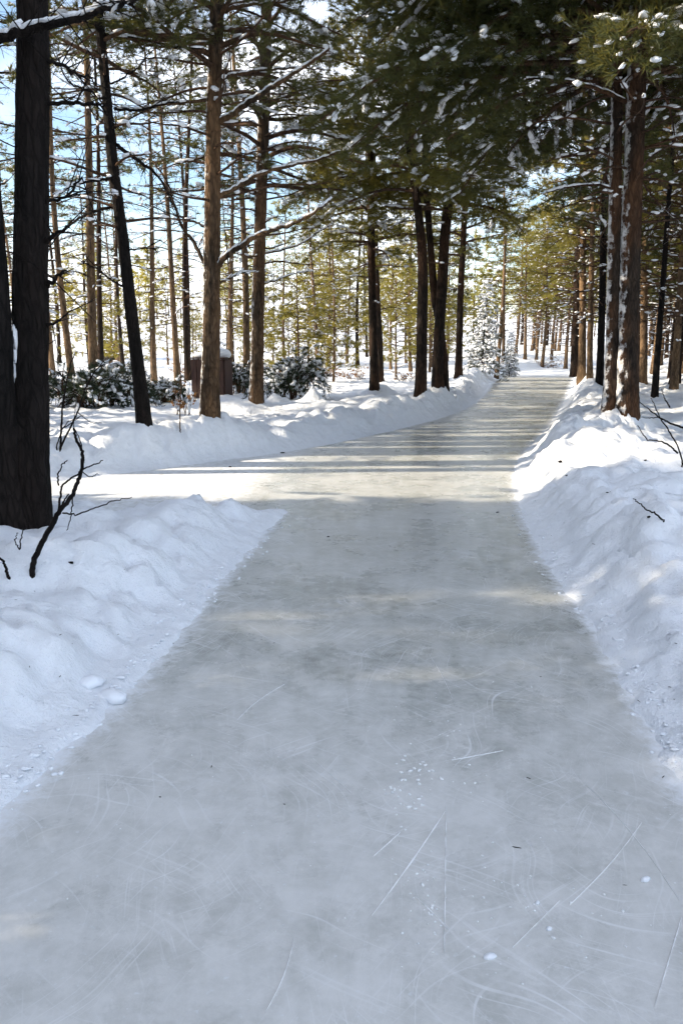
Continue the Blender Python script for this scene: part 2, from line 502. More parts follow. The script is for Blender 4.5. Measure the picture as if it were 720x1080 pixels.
poly += [np.array([-22, -5.6]), np.array([-13.5, 1.4]), np.array([-8, 5.6]), np.array([-5, 8.0])] + [gp(*p) for p in side_far[1:]] + [gp(*p) for p in left_far_px]
poly += [np.array([15.2, 60]), np.array([20, 66]), np.array([34, 70]), np.array([34, 65.5]), np.array([22, 61]), np.array([17.2, 54])]
poly += rp[::-1] + [rp[0] - HEAD * 12]
POLY = np.array(poly)

def path_dist(x, y):
    """signed distance to the edge of the ice, positive on the snow"""
    x, y = np.asarray(x, float).ravel(), np.asarray(y, float).ravel()
    best = np.full(len(x), 1e9); inside = np.zeros(len(x), bool)
    for i in range(len(POLY)):
        ax, ay = POLY[i]; bx_, by_ = POLY[(i + 1) % len(POLY)]
        dx, dy = bx_ - ax, by_ - ay
        t = np.clip(((x - ax) * dx + (y - ay) * dy) / (dx * dx + dy * dy), 0, 1)
        best = np.minimum(best, (x - ax - t * dx) ** 2 + (y - ay - t * dy) ** 2)
        if abs(dy) > 1e-9:
            c = ((ay > y) != (by_ > y)) & (x < dx * (y - ay) / dy + ax)
            inside ^= c
    d = np.sqrt(best)
    return np.where(inside, -d, d)

# lumps and hollows of the snow: (px, py, radius m, height m); seated on z = 0.2
LUMPS = []
def lump(px, py, r, h, sq=1.0):
    p = gp(px, py, 0.2); LUMPS.append((p[0], p[1], r, h, sq))
for a in [(700, 585, 0.42, 0.16), (668, 560, 0.35, 0.05), (640, 545, 0.3, 0.06), (715, 500, 0.6, 0.14), (660, 480, 0.5, 0.16), (610, 505, 0.3, -0.03),
          (636, 462, 0.28, 0.20), (620, 470, 0.25, 0.10), (690, 460, 0.6, 0.14), (600, 440, 0.35, 0.05), (640, 640, 0.3, -0.04), (690, 660, 0.25, 0.05),
          (60, 660, 0.28, -0.07), (112, 622, 0.22, -0.05), (28, 700, 0.3, 0.04), (90, 600, 0.3, 0.05), (20, 610, 0.35, 0.10), (150, 600, 0.2, 0.03),
          (20, 640, 0.22, -0.05), (135, 655, 0.15, -0.035),
          (70, 480, 0.6, 0.08), (185, 470, 1.0, 0.10), (330, 428, 0.28, 0.34), (342, 433, 0.35, 0.18), (292, 428, 0.35, 0.26), (310, 432, 0.5, 0.12),
          (238, 432, 0.55, 0.30), (360, 430, 0.4, 0.12), (385, 424, 0.5, 0.2), (410, 436, 0.5, 0.22), (425, 432, 0.35, 0.18), (355, 455, 0.6, 0.05),
          (465, 425, 0.6, 0.16), (490, 420, 0.5, 0.24), (497, 412, 0.4, 0.2), (450, 436, 0.4, 0.12), (400, 420, 0.5, 0.25), (505, 400, 0.6, 0.2)]:
    lump(*a)

def clods(x, y, cell, seed):
    """lumps of thrown snow: the tallest of the rounded clods scattered one to a cell"""
    u, v = x / cell, y / cell
    iu, iv = np.floor(u), np.floor(v)
    best = np.zeros_like(u)
    for a in (-1, 0, 1):
        for b in (-1, 0, 1):
            cu, cv = iu + a, iv + b
            sx, sy, sr = _hash(cu, cv, np.full_like(cu, seed)), _hash(cu, cv, np.full_like(cu, seed + 1)), _hash(cu, cv, np.full_like(cu, seed + 2))
            r = 0.25 + 0.55 * sr
            q = ((u - cu - sx) ** 2 + ((v - cv - sy) * (0.8 + 0.5 * sx)) ** 2) / (r * r)
            best = np.maximum(best, np.sqrt(np.clip(1 - q, 0, 1)) * r)
    return best

def ground_z(x, y):
    shp = np.shape(x)
    x, y = np.asarray(x, float).ravel(), np.asarray(y, float).ravel()
    wob = 0.05 * fbm(x * 2.2, y * 2.2, 3.0, 3) + 0.035 * vnoise(x * 9, y * 9, 1.0) + 0.02 * vnoise(x * 19, y * 19, 2.0)
    d = path_dist(x, y) + wob * sstep(60, 20, y) + 0.07 * sstep(30, 10, y)
    right = sstep(-0.2, 0.2, x - (0.9 + 0.113 * y))
    # a low scraped ledge, then the bank
    ledge = 0.035 * sstep(0.0, 0.05, d) + 0.02 * sstep(0.05, 0.3, d)
    b0 = 0.30 + 0.12 * fbm(x * 1.1, y * 1.1, 5, 3)
    bank_h = 0.19 + 0.09 * right * sstep(5, 10, y) - 0.06 * (1 - right) * sstep(9, 14, y)
    bank = bank_h * sstep(b0 * 0.55, b0 + 0.35, d)
    z = ledge + bank
    ridge = np.exp(-((d - 0.75) / 0.45) ** 2) * (0.10 * sstep(9, 14, y) + 0.03) * sstep(60, 30, y)
    z = z + ridge * (0.6 + 0.9 * fbm(x * 0.9, y * 0.9, 8, 2))
    far = sstep(0.3, 1.6, d)
    z = z + far * (0.14 * fbm(x * 0.45, y * 0.45, 2, 3) + 0.05 * fbm(x * 2.0, y * 2.0, 11, 3))
    clod = 1 - np.abs(fbm(x * 3.2, y * 3.2, 21, 3))
    clod2 = 1 - np.abs(fbm(x * 7.5 + 5, y * 7.5, 41, 2))
    patch = 0.45 + 0.75 * sstep(-0.25, 0.35, fbm(x * 0.8 + 3, y * 0.8, 51, 2))
    z = z + sstep(0.03, 0.45, d) * (0.085 * (clod - 0.7) + 0.055 * (clod2 - 0.7) + 0.030 * fbm(x * 13, y * 13, 13, 2)) * patch * (0.8 + 0.5 * sstep(6, 12, y))
    thrown = sstep(0.08, 0.35, d) * (1 - 0.65 * sstep(0.9, 2.2, d)) * sstep(45, 25, y)
    wx, wy = x + 0.05 * vnoise(x * 8, y * 8, 61), y + 0.05 * vnoise(x * 8, y * 8, 67)
    few = sstep(-0.15, 0.3, fbm(x * 1.7, y * 1.7, 71, 2))
    z = z + thrown * ((0.17 + 0.06 * sstep(8, 13, y)) * clods(wx, wy, 0.42, 5) * (0.25 + 0.75 * few) + 0.14 * clods(wx, wy, 0.17, 15) * (0.2 + 0.8 * (1 - few)))
    for lx, ly, r, h, sq in LUMPS:
        q = ((x - lx) ** 2 + ((y - ly) * sq) ** 2) / (r * r)
        near = q < 6
        if near.any():
            k = 1 + 0.35 * fbm(x[near] * 4, y[near] * 4, 30, 2)
            z[near] += h * np.exp(-q[near] * k) * sstep(0.05, 0.35, d[near])
    hill = 4.0 * sstep(45, 130, y) * sstep(30, -15, x) + 1.6 * sstep(60, 140, y) + 1.0 * sstep(8, 30, x) + 14 * sstep(130, 420, np.hypot(x, y))
    z = z + hill * sstep(0.2, 6, d)
    z = np.where(d < 0, np.maximum(-0.08, d * 0.5), z)
    return z.reshape(shp)

def seat(px, py):
    """where the line of sight through this pixel meets the snow"""
    r = ray(px, py)
    t = np.geomspace(1.5, 160, 3000)
    P = np.array([0, 0, CAM_H]) + r[None] * t[:, None]
    g = ground_z(P[:, 0], P[:, 1])
    k = np.argmax(P[:, 2] < g)
    return np.array([P[k, 0], P[k, 1], g[k]])

# mounds of snow gathered at the stems are added as the stems are seated
STEMS = {}
def stem_seat(key, px, py, mound_r=0.45, mound_h=0.12):
    p = seat(px, py)
    STEMS[key] = p
    LUMPS.append((p[0], p[1], mound_r, mound_h, 1.0))
    return p
for key, px, py, mr, mh in [('big', 28, 556, 0.5, 0.05), ('lean', 153, 456, 0.38, 0.20), ('pale', 220, 452, 0.6, 0.22), ('slim', 270, 432, 0.45, 0.2),
                            ('pair_a', 395, 412, 0.4, 0.1), ('pair_b', 401, 404, 0.4, 0.1), ('trio', 443, 420, 0.5, 0.18), ('fork', 465, 414, 0.5, 0.18),
                            ('post', 483, 398, 0.4, 0.1), ('front', 660, 449, 0.5, 0.14), ('back', 645, 437, 0.5, 0.14),
                            ('r632', 632, 408, 0.4, 0.08), ('r692', 690, 420, 0.4, 0.08), ('r712', 710, 408, 0.4, 0.08),
                            ('r605', 605, 398, 0.4, 0.08), ('r613', 613, 400, 0.4, 0.08), ('r621', 622, 398, 0.4, 0.08), ('r677', 677, 405, 0.4, 0.08)]:
    stem_seat(key, px, py, mr, mh)

# ------------------------------------------------------------------ ground sheet and ice
def fan_grid(rows, cols):
    A, R = np.meshgrid(cols, rows)
    return np.sin(A) * R, np.cos(A) * R - 6.0

inner = np.linspace(rad(-30), rad(30), 270)
outer = np.geomspace(rad(30), rad(115), 34)[1:]
cols = np.r_[-outer[::-1], inner, outer]
rows = np.r_[np.geomspace(3.0, 6.9, 26)[:-1], np.geomspace(6.9, 90, 560), np.geomspace(90, 700, 60)[1:]]
GX, GY = fan_grid(rows, cols)
GD = path_dist(GX, GY).reshape(GX.shape)
GZ = ground_z(GX, GY)

def sheet(name, X, Y, Z, mat, keep=None, attr=None, attr_name='dust', attr2=None):
    n, m = X.shape
    V = np.stack([X, Y, Z], -1).reshape(-1, 3)
    i = np.arange(n - 1)[:, None] * m + np.arange(m - 1)[None, :]
    Q = np.stack([i, i + 1, i + m + 1, i + m], -1).reshape(-1, 4)
    if keep is not None:
        kk = keep.ravel()
        Q = Q[kk[Q].all(1)]
        used = np.unique(Q); remap = np.full(len(V), -1); remap[used] = np.arange(len(used))
        Q = remap[Q]; V = V[used]
        if attr is not None: attr = attr.ravel()[used]
        if attr2 is not None: attr2 = attr2.ravel()[used]
    me = bpy.data.meshes.new(name)
    me.vertices.add(len(V)); me.vertices.foreach_set('co', V.astype(np.float32).ravel())
    me.loops.add(len(Q) * 4); me.loops.foreach_set('vertex_index', Q[:, ::-1].astype(np.int32).ravel())
    me.polygons.add(len(Q)); me.polygons.foreach_set('loop_start', np.arange(0, len(Q) * 4, 4, dtype=np.int32))
    me.polygons.foreach_set('use_smooth', np.ones(len(Q), bool))
    me.materials.append(mat)
    me.update(calc_edges=True)
    if attr is not None:
        a = me.attributes.new(attr_name, 'FLOAT', 'POINT'); a.data.foreach_set('value', attr.astype(np.float32).ravel())
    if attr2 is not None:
        a = me.attributes.new('painted_sheen', 'FLOAT', 'POINT'); a.data.foreach_set('value', attr2.astype(np.float32).ravel())
    return link(name, me)

ground = tag(sheet('snow_ground', GX, GY, GZ, M_SNOW), 'snow-covered forest floor with ploughed banks along the ice', kind='structure')
dust = 0.85 * np.clip(1 + GD / 0.34, 0, 1) ** 1.6
side_branch = sstep(-1.3, -2.4, GX - 0.113 * GY) * sstep(4.5, 6, GY + 0.45 * GX + 1.5)
dust = np.maximum(dust, 0.55 * side_branch)
painted_sheen = np.clip(1.15 - sstep(1.8, 5.0, GY) * 1.15 + 0.35 * fbm(GX * 0.9, GY * 0.9, 4, 3), 0, 1)  # strongest near the camera, imitating brightness that comes from the viewing angle
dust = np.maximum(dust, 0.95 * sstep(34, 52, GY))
ice = tag(sheet('ice_path', GX[::2], GY[::2], np.zeros_like(GX[::2]), M_ICE, keep=(GD < 0.3)[::2], attr=dust[::2], attr2=painted_sheen[::2]),
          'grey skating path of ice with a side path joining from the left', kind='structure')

# ------------------------------------------------------------------ trees
def limb(G, p0, az, L, rise, curve, r0, rng, foliage=True, gap=0.13, tuft=0.13, nk=12, w=0.006, snow=0.3, sec=0.42, bare=0.25, wander=0.08, nmat=0, seg=5, snow_size=1.0, clump=0.0, cap=0.03):
    s = np.linspace(0, 1, 9)
    ph = rng.uniform(0, 6.28)
    lat = wander * L * np.sin(s * 3.2 + ph) * s
    h = L * s
    pts = np.stack([np.cos(az) * h - np.sin(az) * lat, np.sin(az) * h + np.cos(az) * lat, L * (rise * s - curve * s * s) + 0.02 * L * np.sin(s * 7 + ph)], -1) + p0
    tube(G, pts, r0 * (1 - 0.85 * s) + 0.003, seg, 1)
    m = max(3, int(L * (1 - bare) / gap * 2))
    ss = np.sort(rng.uniform(bare, 1.0, m))
    P = np.stack([np.interp(ss, s, pts[:, k]) for k in range(3)], -1)
    tan = norm(np.gradient(pts, axis=0)); T = norm(np.stack([np.interp(ss, s, tan[:, k]) for k in range(3)], -1))
    S = norm(np.cross(T, np.array([0, 0, 1.0])))
    sgn = rng.choice([-1, 1], m)[:, None]
    D = norm(T * rng.uniform(0.4, 1.0, (m, 1)) + S * sgn * rng.uniform(0.5, 1.0, (m, 1)) + np.array([0, 0, 1.0]) * rng.uniform(-0.35, 0.35, (m, 1)))
    l = sec * L * (1.12 - ss) * rng.uniform(0.6, 1.15, m) + 0.14
    Q = P + D * l[:, None] + np.array([0, 0, -1.0]) * (0.12 * l[:, None])
    spikes(G, P, Q, 0.0022 + 0.005 * l, 1)
    if not foliage:
        k = 3
        t = rng.uniform(0.25, 0.95, (m, k, 1))
        p = (P[:, None] * (1 - t) + Q[:, None] * t).reshape(-1, 3)
        d = norm(np.repeat(D, k, 0) + rng.normal(0, 0.6, (m * k, 3)))
        spikes(G, p, p + d * (np.repeat(l, k) * rng.uniform(0.2, 0.5, m * k))[:, None], 0.0025, 1)
    else:
        q = 6
        cnt = np.clip(np.round(l / (tuft * 1.05)), 1, q)
        j = np.arange(q)[None]
        keep = j < cnt[:, None]
        t = (1.0 - 0.72 * j / np.maximum(cnt[:, None], 1) + rng.uniform(-0.06, 0.06, (m, q)))[..., None]
        zig = np.where((np.arange(q)[None] + rng.integers(0, 2, (m, 1))) % 2 == 0, 1.0, -1.0)[..., None] * np.where(j == 0, 0.0, 1.0)[..., None]
        S2 = norm(np.cross(D, np.array([0, 0, 1.0])))
        p = P[:, None] * (1 - t) + Q[:, None] * t + S2[:, None] * zig * tuft * rng.uniform(0.5, 1.2, (m, q, 1)) + np.array([0, 0, 1.0]) * rng.normal(0.0, 0.25 * tuft, (m, q, 1))
        d = D[:, None] + S2[:, None] * zig * 0.9 + np.array([0, 0, 0.3])
        p = p[keep]
        d = norm(d[keep] + rng.normal(0, 0.2, (len(p), 3)))
        sz = tuft * rng.uniform(0.75, 1.25, len(p))
        needles(G, p, d, sz, int(nk * 1.5), w, rng, 0.8, nmat)
        if cap > 0:
            pk = rng.uniform(0, 1, len(p)) < cap * (0.4 + 1.2 * rng.uniform())
            u = sz[pk]
            blobs(G, p[pk] + d[pk] * (u * 0.3)[:, None] + np.array([0, 0, 0.22]) * u[:, None], d[pk] * np.array([1, 1, 0.4]), u * rng.uniform(0.3, 0.62, len(u)), u * rng.uniform(0.25, 0.45, len(u)), u * rng.uniform(0.14, 0.28, len(u)), rng, 2, jit=0.35)
    if snow > 0:
        pick = rng.uniform(0, 1, m) < snow
        t = rng.uniform(0.35, 0.85, (m, 1))
        p = (P * (1 - t) + Q * t)[pick] + np.array([0, 0, 0.025]) * snow_size
        ll = l[pick]
        blobs(G, p, D[pick] + np.array([0, 0, -0.15]), np.clip(ll * rng.uniform(0.12, 0.3, len(ll)), 0.03, 0.095) * snow_size, rng.uniform(0.022, 0.055, len(ll)) * snow_size, rng.uniform(0.018, 0.038, len(ll)) * snow_size, rng, 2, jit=0.38)
        if clump > 0:
            pc = (rng.uniform(0, 1, m) < clump * 1.6) & (l > 0.2)
            k6 = 7
            tt = (np.arange(k6)[None] + rng.uniform(0, 1, (pc.sum(), k6))) / k6 * 0.85 + 0.12
            c = P[pc][:, None] * (1 - tt[..., None]) + Q[pc][:, None] * tt[..., None]
            c = c + rng.normal(0, 0.012, c.shape) + np.array([0, 0, 0.03])
            lw = np.repeat(l[pc], k6)
            kn = len(lw)
            fat = np.repeat(rng.uniform(0.7, 1.4, pc.sum()), k6) * (1.15 - 0.5 * np.abs(tt.ravel() - 0.5))
            blobs(G, c.reshape(-1, 3), np.repeat(Q[pc] - P[pc], k6, 0), np.clip(lw / k6, 0.03, 0.12) * rng.uniform(0.8, 1.5, kn), 0.038 * fat * rng.uniform(0.7, 1.3, kn), 0.026 * fat * rng.uniform(0.7, 1.3, kn), rng, 2, jit=0.22)
        # a broken ridge of snow along the bough itself
        kk = max(2, int(L * 4 * min(1, snow * 2)))
        sr = rng.uniform(0.1, 0.95, kk)
        p = np.stack([np.interp(sr, s, pts[:, k]) for k in range(3)], -1) + np.array([0, 0, 1.0]) * (0.02 + r0 * (1 - sr))[:, None] * 0.8
        T2 = norm(np.stack([np.interp(sr, s, tan[:, k]) for k in range(3)], -1))
        blobs(G, p, T2, rng.uniform(0.04, 0.11, kk) * snow_size, rng.uniform(0.025, 0.045, kk) * snow_size, rng.uniform(0.015, 0.03, kk) * snow_size, rng, 2)

def crown_geo(axis, H, z0, z1, n, rng, lmax, shape='pine', droop=0.0, **kw):
    """boughs round a stem; axis(z) gives the stem's centre and radius at height z"""
    G = Geo()
    az = rng.uniform(0, 6.28)
    for i in range(n):
        f = (i + rng.uniform(0, 1)) / n
        z = z0 + (z1 - z0) * f
        az += 2.4 + rng.uniform(-0.5, 0.5)
        c, r = axis(z)
        if shape == 'pine':
            L = lmax * (0.55 + 0.45 * math.sin(PI * min(1, 0.25 + 0.75 * f))) * rng.uniform(0.6, 1.1) * (1 - 0.75 * max(0, (f - 0.55) / 0.45))
            rise, curve = rng.uniform(0.05, 0.35) + 0.4 * f, rng.uniform(0.1, 0.45) + droop
        else:
            L = lmax * (1 - f) ** 0.8 * rng.uniform(0.75, 1.05) + 0.12
            rise, curve = rng.uniform(-0.25, 0.05) + 0.3 * f, rng.uniform(0.1, 0.4)
        limb(G, c, az, max(0.15, L), rise, curve, min(0.05, 0.35 * r + 0.006), rng, **kw)
    return G

def dead_geo(G, axis, z0, z1, n, rng, lmax, **kw):
    az = rng.uniform(0, 6.28)
    for i in range(n):
        z = z0 + (z1 - z0) * (i + rng.uniform(0, 1)) / n
        az += 2.4 + rng.uniform(-0.6, 0.6)
        c, r = axis(z)
        limb(G, c, az, lmax * rng.uniform(0.4, 1.1), rng.uniform(-0.1, 0.3), rng.uniform(-0.1, 0.3), min(0.018, 0.2 * r + 0.004), rng, foliage=False, gap=0.3, bare=0.3, snow=kw.get('snow', 0.05), seg=4)

def make_axis(pts, rr):
    pts, rr = np.asarray(pts), np.asarray(rr)
    def axis(z):
        return np.array([np.interp(z, pts[:, 2], pts[:, 0]), np.interp(z, pts[:, 2], pts[:, 1]), z]), float(np.interp(z, pts[:, 2], rr))
    return axis

def stem_from_pixels(base, px_list, H, back=0.0):
    """px_list: (px, py, width px) from the foot upwards, all at the depth of the foot; returns local points and radii"""
    D = base[1]
    pts, rr = [], []
    for px, py, wpx in px_list:
        p = at(px, py, D) - base
        pts.append(p); rr.append(0.5 * 0.88 * wpx * D / F_PX)
    pts[0] = np.array([pts[0][0], 0, -0.35])
    last, prev = pts[-1], pts[-2]
    top = last[2]
    if H > top:
        dirn = (last - prev) / max(0.2, (last[2] - prev[2]))
        rl = rr[-1]
        for f in (0.35, 0.7, 1.0):
            z = top + (H - top) * f
            pts.append(last + dirn * 0.5 * (z - top) * np.array([1, 1, 0]) + np.array([0, 0, z - top]))
            rr.append(max(0.015, rl * (1 - 0.92 * f)))
    pts, rr = np.array(pts), np.array(rr)
    zz = np.unique(np.r_[np.arange(-0.35, min(H, 9), 0.05), np.arange(min(H, 9), H, 0.3), H])
    # smooth the outline of the stem a little
    k = np.stack([np.interp(zz, pts[:, 2], pts[:, 0]), np.interp(zz, pts[:, 2], pts[:, 1]), zz], -1)
    r = np.interp(zz, pts[:, 2], rr)
    ker = np.ones(13) / 13
    for a in (0, 1):
        k[:, a] = np.convolve(np.pad(k[:, a], 6, 'edge'), ker, 'valid')
    r = np.convolve(np.pad(r, 6, 'edge'), ker, 'valid')
    k[:, 1] += 0.03 * np.sin(zz * 0.9 + px_list[0][0])
    return k, r

def flare(pts, r, amount=0.35, height=0.35):
    return r * (1 + amount * np.exp(-np.maximum(pts[:, 2], 0) / height))

def hero_tree(key, px_list, H, label, mat=None, mats=TREE_MATS, seed=1, crown=None, dead=None, branches=(), name='pine_tree', seg=28, group=None, extra=None, flare_amt=0.3):
    base = STEMS[key]
    rng = np.random.default_rng(seed)
    root = thing(name, tuple(base), label, 'tree', group)
    pts, r = stem_from_pixels(base, px_list, H)
    r = flare(pts, r, flare_amt)
    G = Geo(); tube(G, pts, r, seg, 0, 0.16, seed * 7.7)
    link('trunk', G.mesh('trunk', [mat or M_BARK]), root)
    axis = make_axis(pts, r)
    G = Geo()
    if crown:
        for c in (crown if isinstance(crown, list) else [crown]):
            c = dict(c); g = crown_geo(axis, H, rng=rng, **c)
            for v, f, m, s in zip(g.v, g.f, g.m, g.s):
                G.v.append(v); G.f.append(f + G.n); G.m.append(m); G.s.append(s)
            G.n += g.n
    if dead:
        dead_geo(G, axis, rng=rng, **dead)
    if G.n:
        tag(link('crown', G.mesh('crown', mats), root), kind='stuff')
    for bspec in branches:
        pix, r0, snowy, twigs = bspec['px'], bspec.get('r', 0.03), bspec.get('snow', 0.0), bspec.get('twigs', 1.0)
        n = len(pix)
        dep = bspec.get('depth', rng.uniform(-0.4, 0.4))
        P = np.array([at(p[0], p[1], base[1] + dep * (i / (n - 1)) ** 1.2 * n * 0.3) - base for i, p in enumerate(pix)])
        t = np.linspace(0, n - 1, n * 5)
        P = np.stack([np.interp(t, np.arange(n), P[:, k]) for k in range(3)], -1)
        for k in range(3):
            P[:, k] = np.convolve(np.pad(P[:, k], 2, 'edge'), np.ones(5) / 5, 'valid')
            P[1:, k] += rng.normal(0, 0.006, len(P) - 1)
        R = r0 * (1 - 0.75 * np.linspace(0, 1, len(P))) + 0.003
        Gb = Geo(); tube(Gb, P, R, 8, 0, 0.12, seed)
        # side twigs
        m = int(len(P) * 0.8 * twigs)
        if m:
            idx = rng.integers(len(P) // 5, len(P), m)
            tan = norm(np.gradient(P, axis=0))[idx]
            d = norm(tan * 0.7 + rng.normal(0, 0.7, (m, 3)))
            ll = rng.uniform(0.15, 0.6, m)
            q = P[idx] + d * ll[:, None]
            spikes(Gb, P[idx], q, 0.006, 0)
            mid = P[idx] + d * (ll * rng.uniform(0.3, 0.8, m))[:, None]
            d2 = norm(d + rng.normal(0, 0.6, (m, 3)))
            spikes(Gb, mid, mid + d2 * (ll * 0.5)[:, None], 0.0035, 0)
        br = link('branch', Gb.mesh('branch', [mat or M_BARK]), root)
        if snowy > 0:
            Gs = Geo(); k = int(len(P) * 2.6 * snowy)
            u = rng.uniform(1, len(P) - 1.01, k); i0 = u.astype(int); fr = (u - i0)[:, None]
            p = P[i0] * (1 - fr) + P[i0 + 1] * fr
            blobs(Gs, p + np.array([0, 0, 1.0]) * (R[i0][:, None] * 0.85 + 0.008), P[i0 + 1] - P[i0], rng.uniform(0.03, 0.12, k), R[i0] * 0.7 + rng.uniform(0.003, 0.012, k), rng.uniform(0.008, 0.022, k), rng, 0)
            tag(link('snow_ridge', Gs.mesh('snow_ridge', [M_SNOW_PAD]), br), kind='stuff')
    if extra:
        extra(root, base, rng)
    return root

NEAR = dict(tuft=0.125, nk=17, w=0.0075)
MID = dict(tuft=0.16, nk=15, w=0.014)

# --- big dark double stem on the left
def big_extra(root, base, rng):
    D = base[1] - 0.15
    P = np.array([at(px, py, D) - base for px, py in [(8, 575), (4, 520), (2, 450), (-1, 380), (-4, 300), (-9, 240), (-16, 150), (-26, 40), (-40, -120)]])
    P[0, 2] = -0.35
    zz = np.arange(P[0, 2], P[-1, 2], 0.05)
    pts = np.stack([np.interp(zz, P[:, 2], P[:, k]) for k in range(3)], -1)
    r = np.interp(zz, P[:, 2], np.array([24, 21, 17, 15, 12.5, 12, 12, 11, 9]) * D / F_PX)
    G = Geo(); tube(G, pts, r, 28, 0, 0.18, 77)
    link('second_stem', G.mesh('second_stem', [M_BARK_DARK]), root)
    G = Geo()
    pad = [(17, 358, 4, 12), (16, 372, 4.5, 12), (16, 388, 4.5, 14), (17, 402, 5, 14), (19, 416, 5, 12), (19, 428, 6, 10), (22, 438, 6.5, 8), (26, 445, 5, 5), (15, 350, 3, 8), (24, 452, 5, 4)]
    for px, py, a, bb in pad:
        c = at(px, py, base[1] - 0.11) - base
        blobs(G, c[None], np.array([[0.0, 0.1, 1.0]]), [bb * D / F_PX], [a * rng.uniform(0.45, 0.8) * D / F_PX], [a * 0.45 * D / F_PX], rng, 0, ICO2, 0.3)
    tag(link('snow_in_crotch', G.mesh('snow_in_crotch', [M_SNOW_PAD]), root), 'snow caught between the two stems', kind='stuff')

hero_tree('big', [(30, 560, 52), (32, 500, 46), (33, 420, 42), (33, 330, 38), (33, 200, 34), (33, 90, 33), (33, 0, 32)], 15,
          'thick near-black double-stemmed pine at the left edge of the picture', M_BARK_DARK, seed=3, seg=44, extra=big_extra, flare_amt=0.08,
          crown=dict(z0=6.0, z1=14.5, n=34, lmax=2.6, gap=0.2, tuft=0.17, nk=9, w=0.012, snow=0.2),
          branches=[dict(px=[(48, 62), (75, 75), (95, 60), (102, 76)][:2] + [(100, 84)], r=0.012, depth=0.3), dict(px=[(-24, 52), (0, 42), (25, 33), (55, 26), (85, 20), (105, 10), (135, 2), (160, -8)], r=0.03, snow=0.9, depth=-0.35), dict(px=[(48, 256), (60, 247), (72, 239)], r=0.014, depth=-0.2, twigs=0.4), dict(px=[(50, 303), (60, 292), (70, 284)], r=0.014, depth=-0.2, twigs=0.4),
                    dict(px=[(48, 345), (62, 338), (75, 327)], r=0.007, depth=-0.2, twigs=0.3), dict(px=[(48, 110), (90, 108), (112, 112)], r=0.012, depth=-0.1), dict(px=[(46, 212), (70, 208), (88, 186), (104, 78)][:3], r=0.009, depth=0.1)])

# --- leaning tree
hero_tree('lean', [(154, 460, 17), (150, 420, 15), (144, 370, 14), (138, 320, 13), (131, 260, 12.5), (125, 215, 12), (118, 165, 11.5), (112, 100, 10.5), (107, 50, 10), (102, 0, 9.5)], 13,
          'slim dark pine leaning to the left between the big dark stem and the sunlit trunks', M_BARK_DARK, seed=5,
          crown=[dict(z0=4.6, z1=7.4, n=22, lmax=2.0, gap=0.15, snow=0.25, **NEAR), dict(z0=7.4, z1=12.8, n=20, lmax=1.9, gap=0.25, tuft=0.2, nk=8, w=0.014, snow=0.2)],
          dead=dict(z0=2.6, z1=6.6, n=30, lmax=1.3),
          branches=[dict(px=[(126, 187), (104, 190), (80, 194), (58, 207)], r=0.018, snow=0.4, depth=-0.4), dict(px=[(127, 217), (100, 222), (84, 230), (66, 244), (50, 262)], r=0.02, depth=0.5),
                    dict(px=[(122, 152), (135, 162), (152, 174), (166, 184), (176, 200), (182, 218)], r=0.024, depth=0.3), dict(px=[(110, 104), (94, 96), (72, 88), (60, 60)], r=0.015),
                    dict(px=[(118, 115), (142, 117), (165, 112), (190, 106)], r=0.018, depth=0.4), dict(px=[(137, 305), (118, 296), (104, 283), (84, 275)], r=0.012, depth=-0.2),
                    dict(px=[(106, 36), (140, 40), (175, 47), (215, 52)], r=0.02, depth=0.4, snow=0.3), dict(px=[(130, 265), (150, 262), (170, 262)], r=0.009), dict(px=[(113, 90), (132, 82), (156, 62)], r=0.011)])

# --- sunlit trunk with the long bare boughs
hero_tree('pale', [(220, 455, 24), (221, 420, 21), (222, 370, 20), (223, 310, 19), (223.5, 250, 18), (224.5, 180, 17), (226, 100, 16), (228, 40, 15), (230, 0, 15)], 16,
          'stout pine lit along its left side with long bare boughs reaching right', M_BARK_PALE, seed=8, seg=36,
          crown=[dict(z0=4.8, z1=7.8, n=28, lmax=2.5, gap=0.14, snow=0.12, clump=0.05, cap=0.02, **NEAR), dict(z0=7.6, z1=15.6, n=26, lmax=2.6, gap=0.25, tuft=0.2, nk=8, w=0.014, snow=0.2)],
          dead=dict(z0=3.0, z1=6.8, n=34, lmax=1.7),
          branches=[dict(px=[(228, 284), (238, 270), (262, 254), (282, 244), (305, 238), (330, 226), (350, 210)], r=0.04, snow=0.9, depth=-0.4),
                    dict(px=[(229, 208), (245, 200), (268, 186), (300, 176), (330, 170), (362, 158)], r=0.032, snow=0.9, depth=0.3),
                    dict(px=[(229, 130), (250, 118), (275, 100), (300, 84), (325, 68), (350, 50)], r=0.04, snow=1.0, depth=-0.5),
                    dict(px=[(218, 282), (206, 256), (194, 244), (184, 216), (176, 190), (160, 168)], r=0.028, depth=0.4),
                    dict(px=[(221, 105), (198, 108), (172, 110), (142, 117), (120, 114)], r=0.022, depth=-0.3, snow=0.3),
                    dict(px=[(228, 46), (212, 46), (180, 50), (150, 48), (118, 30)], r=0.026, depth=-0.4, snow=0.4),
                    dict(px=[(232, 84), (250, 78), (280, 74), (318, 72), (345, 74)], r=0.02, depth=0.5, snow=0.4), dict(px=[(233, 14), (252, 6), (290, 4), (330, -4)], r=0.024, depth=-0.3, snow=0.5),
                    dict(px=[(230, 300), (240, 294), (255, 288), (270, 286)], r=0.016, depth=0.3, snow=0.3), dict(px=[(219, 240), (200, 232), (182, 226), (150, 214)], r=0.014, depth=0.5),
                    dict(px=[(230, 106), (236, 112), (262, 106), (292, 106)], r=0.016, depth=0.5)])
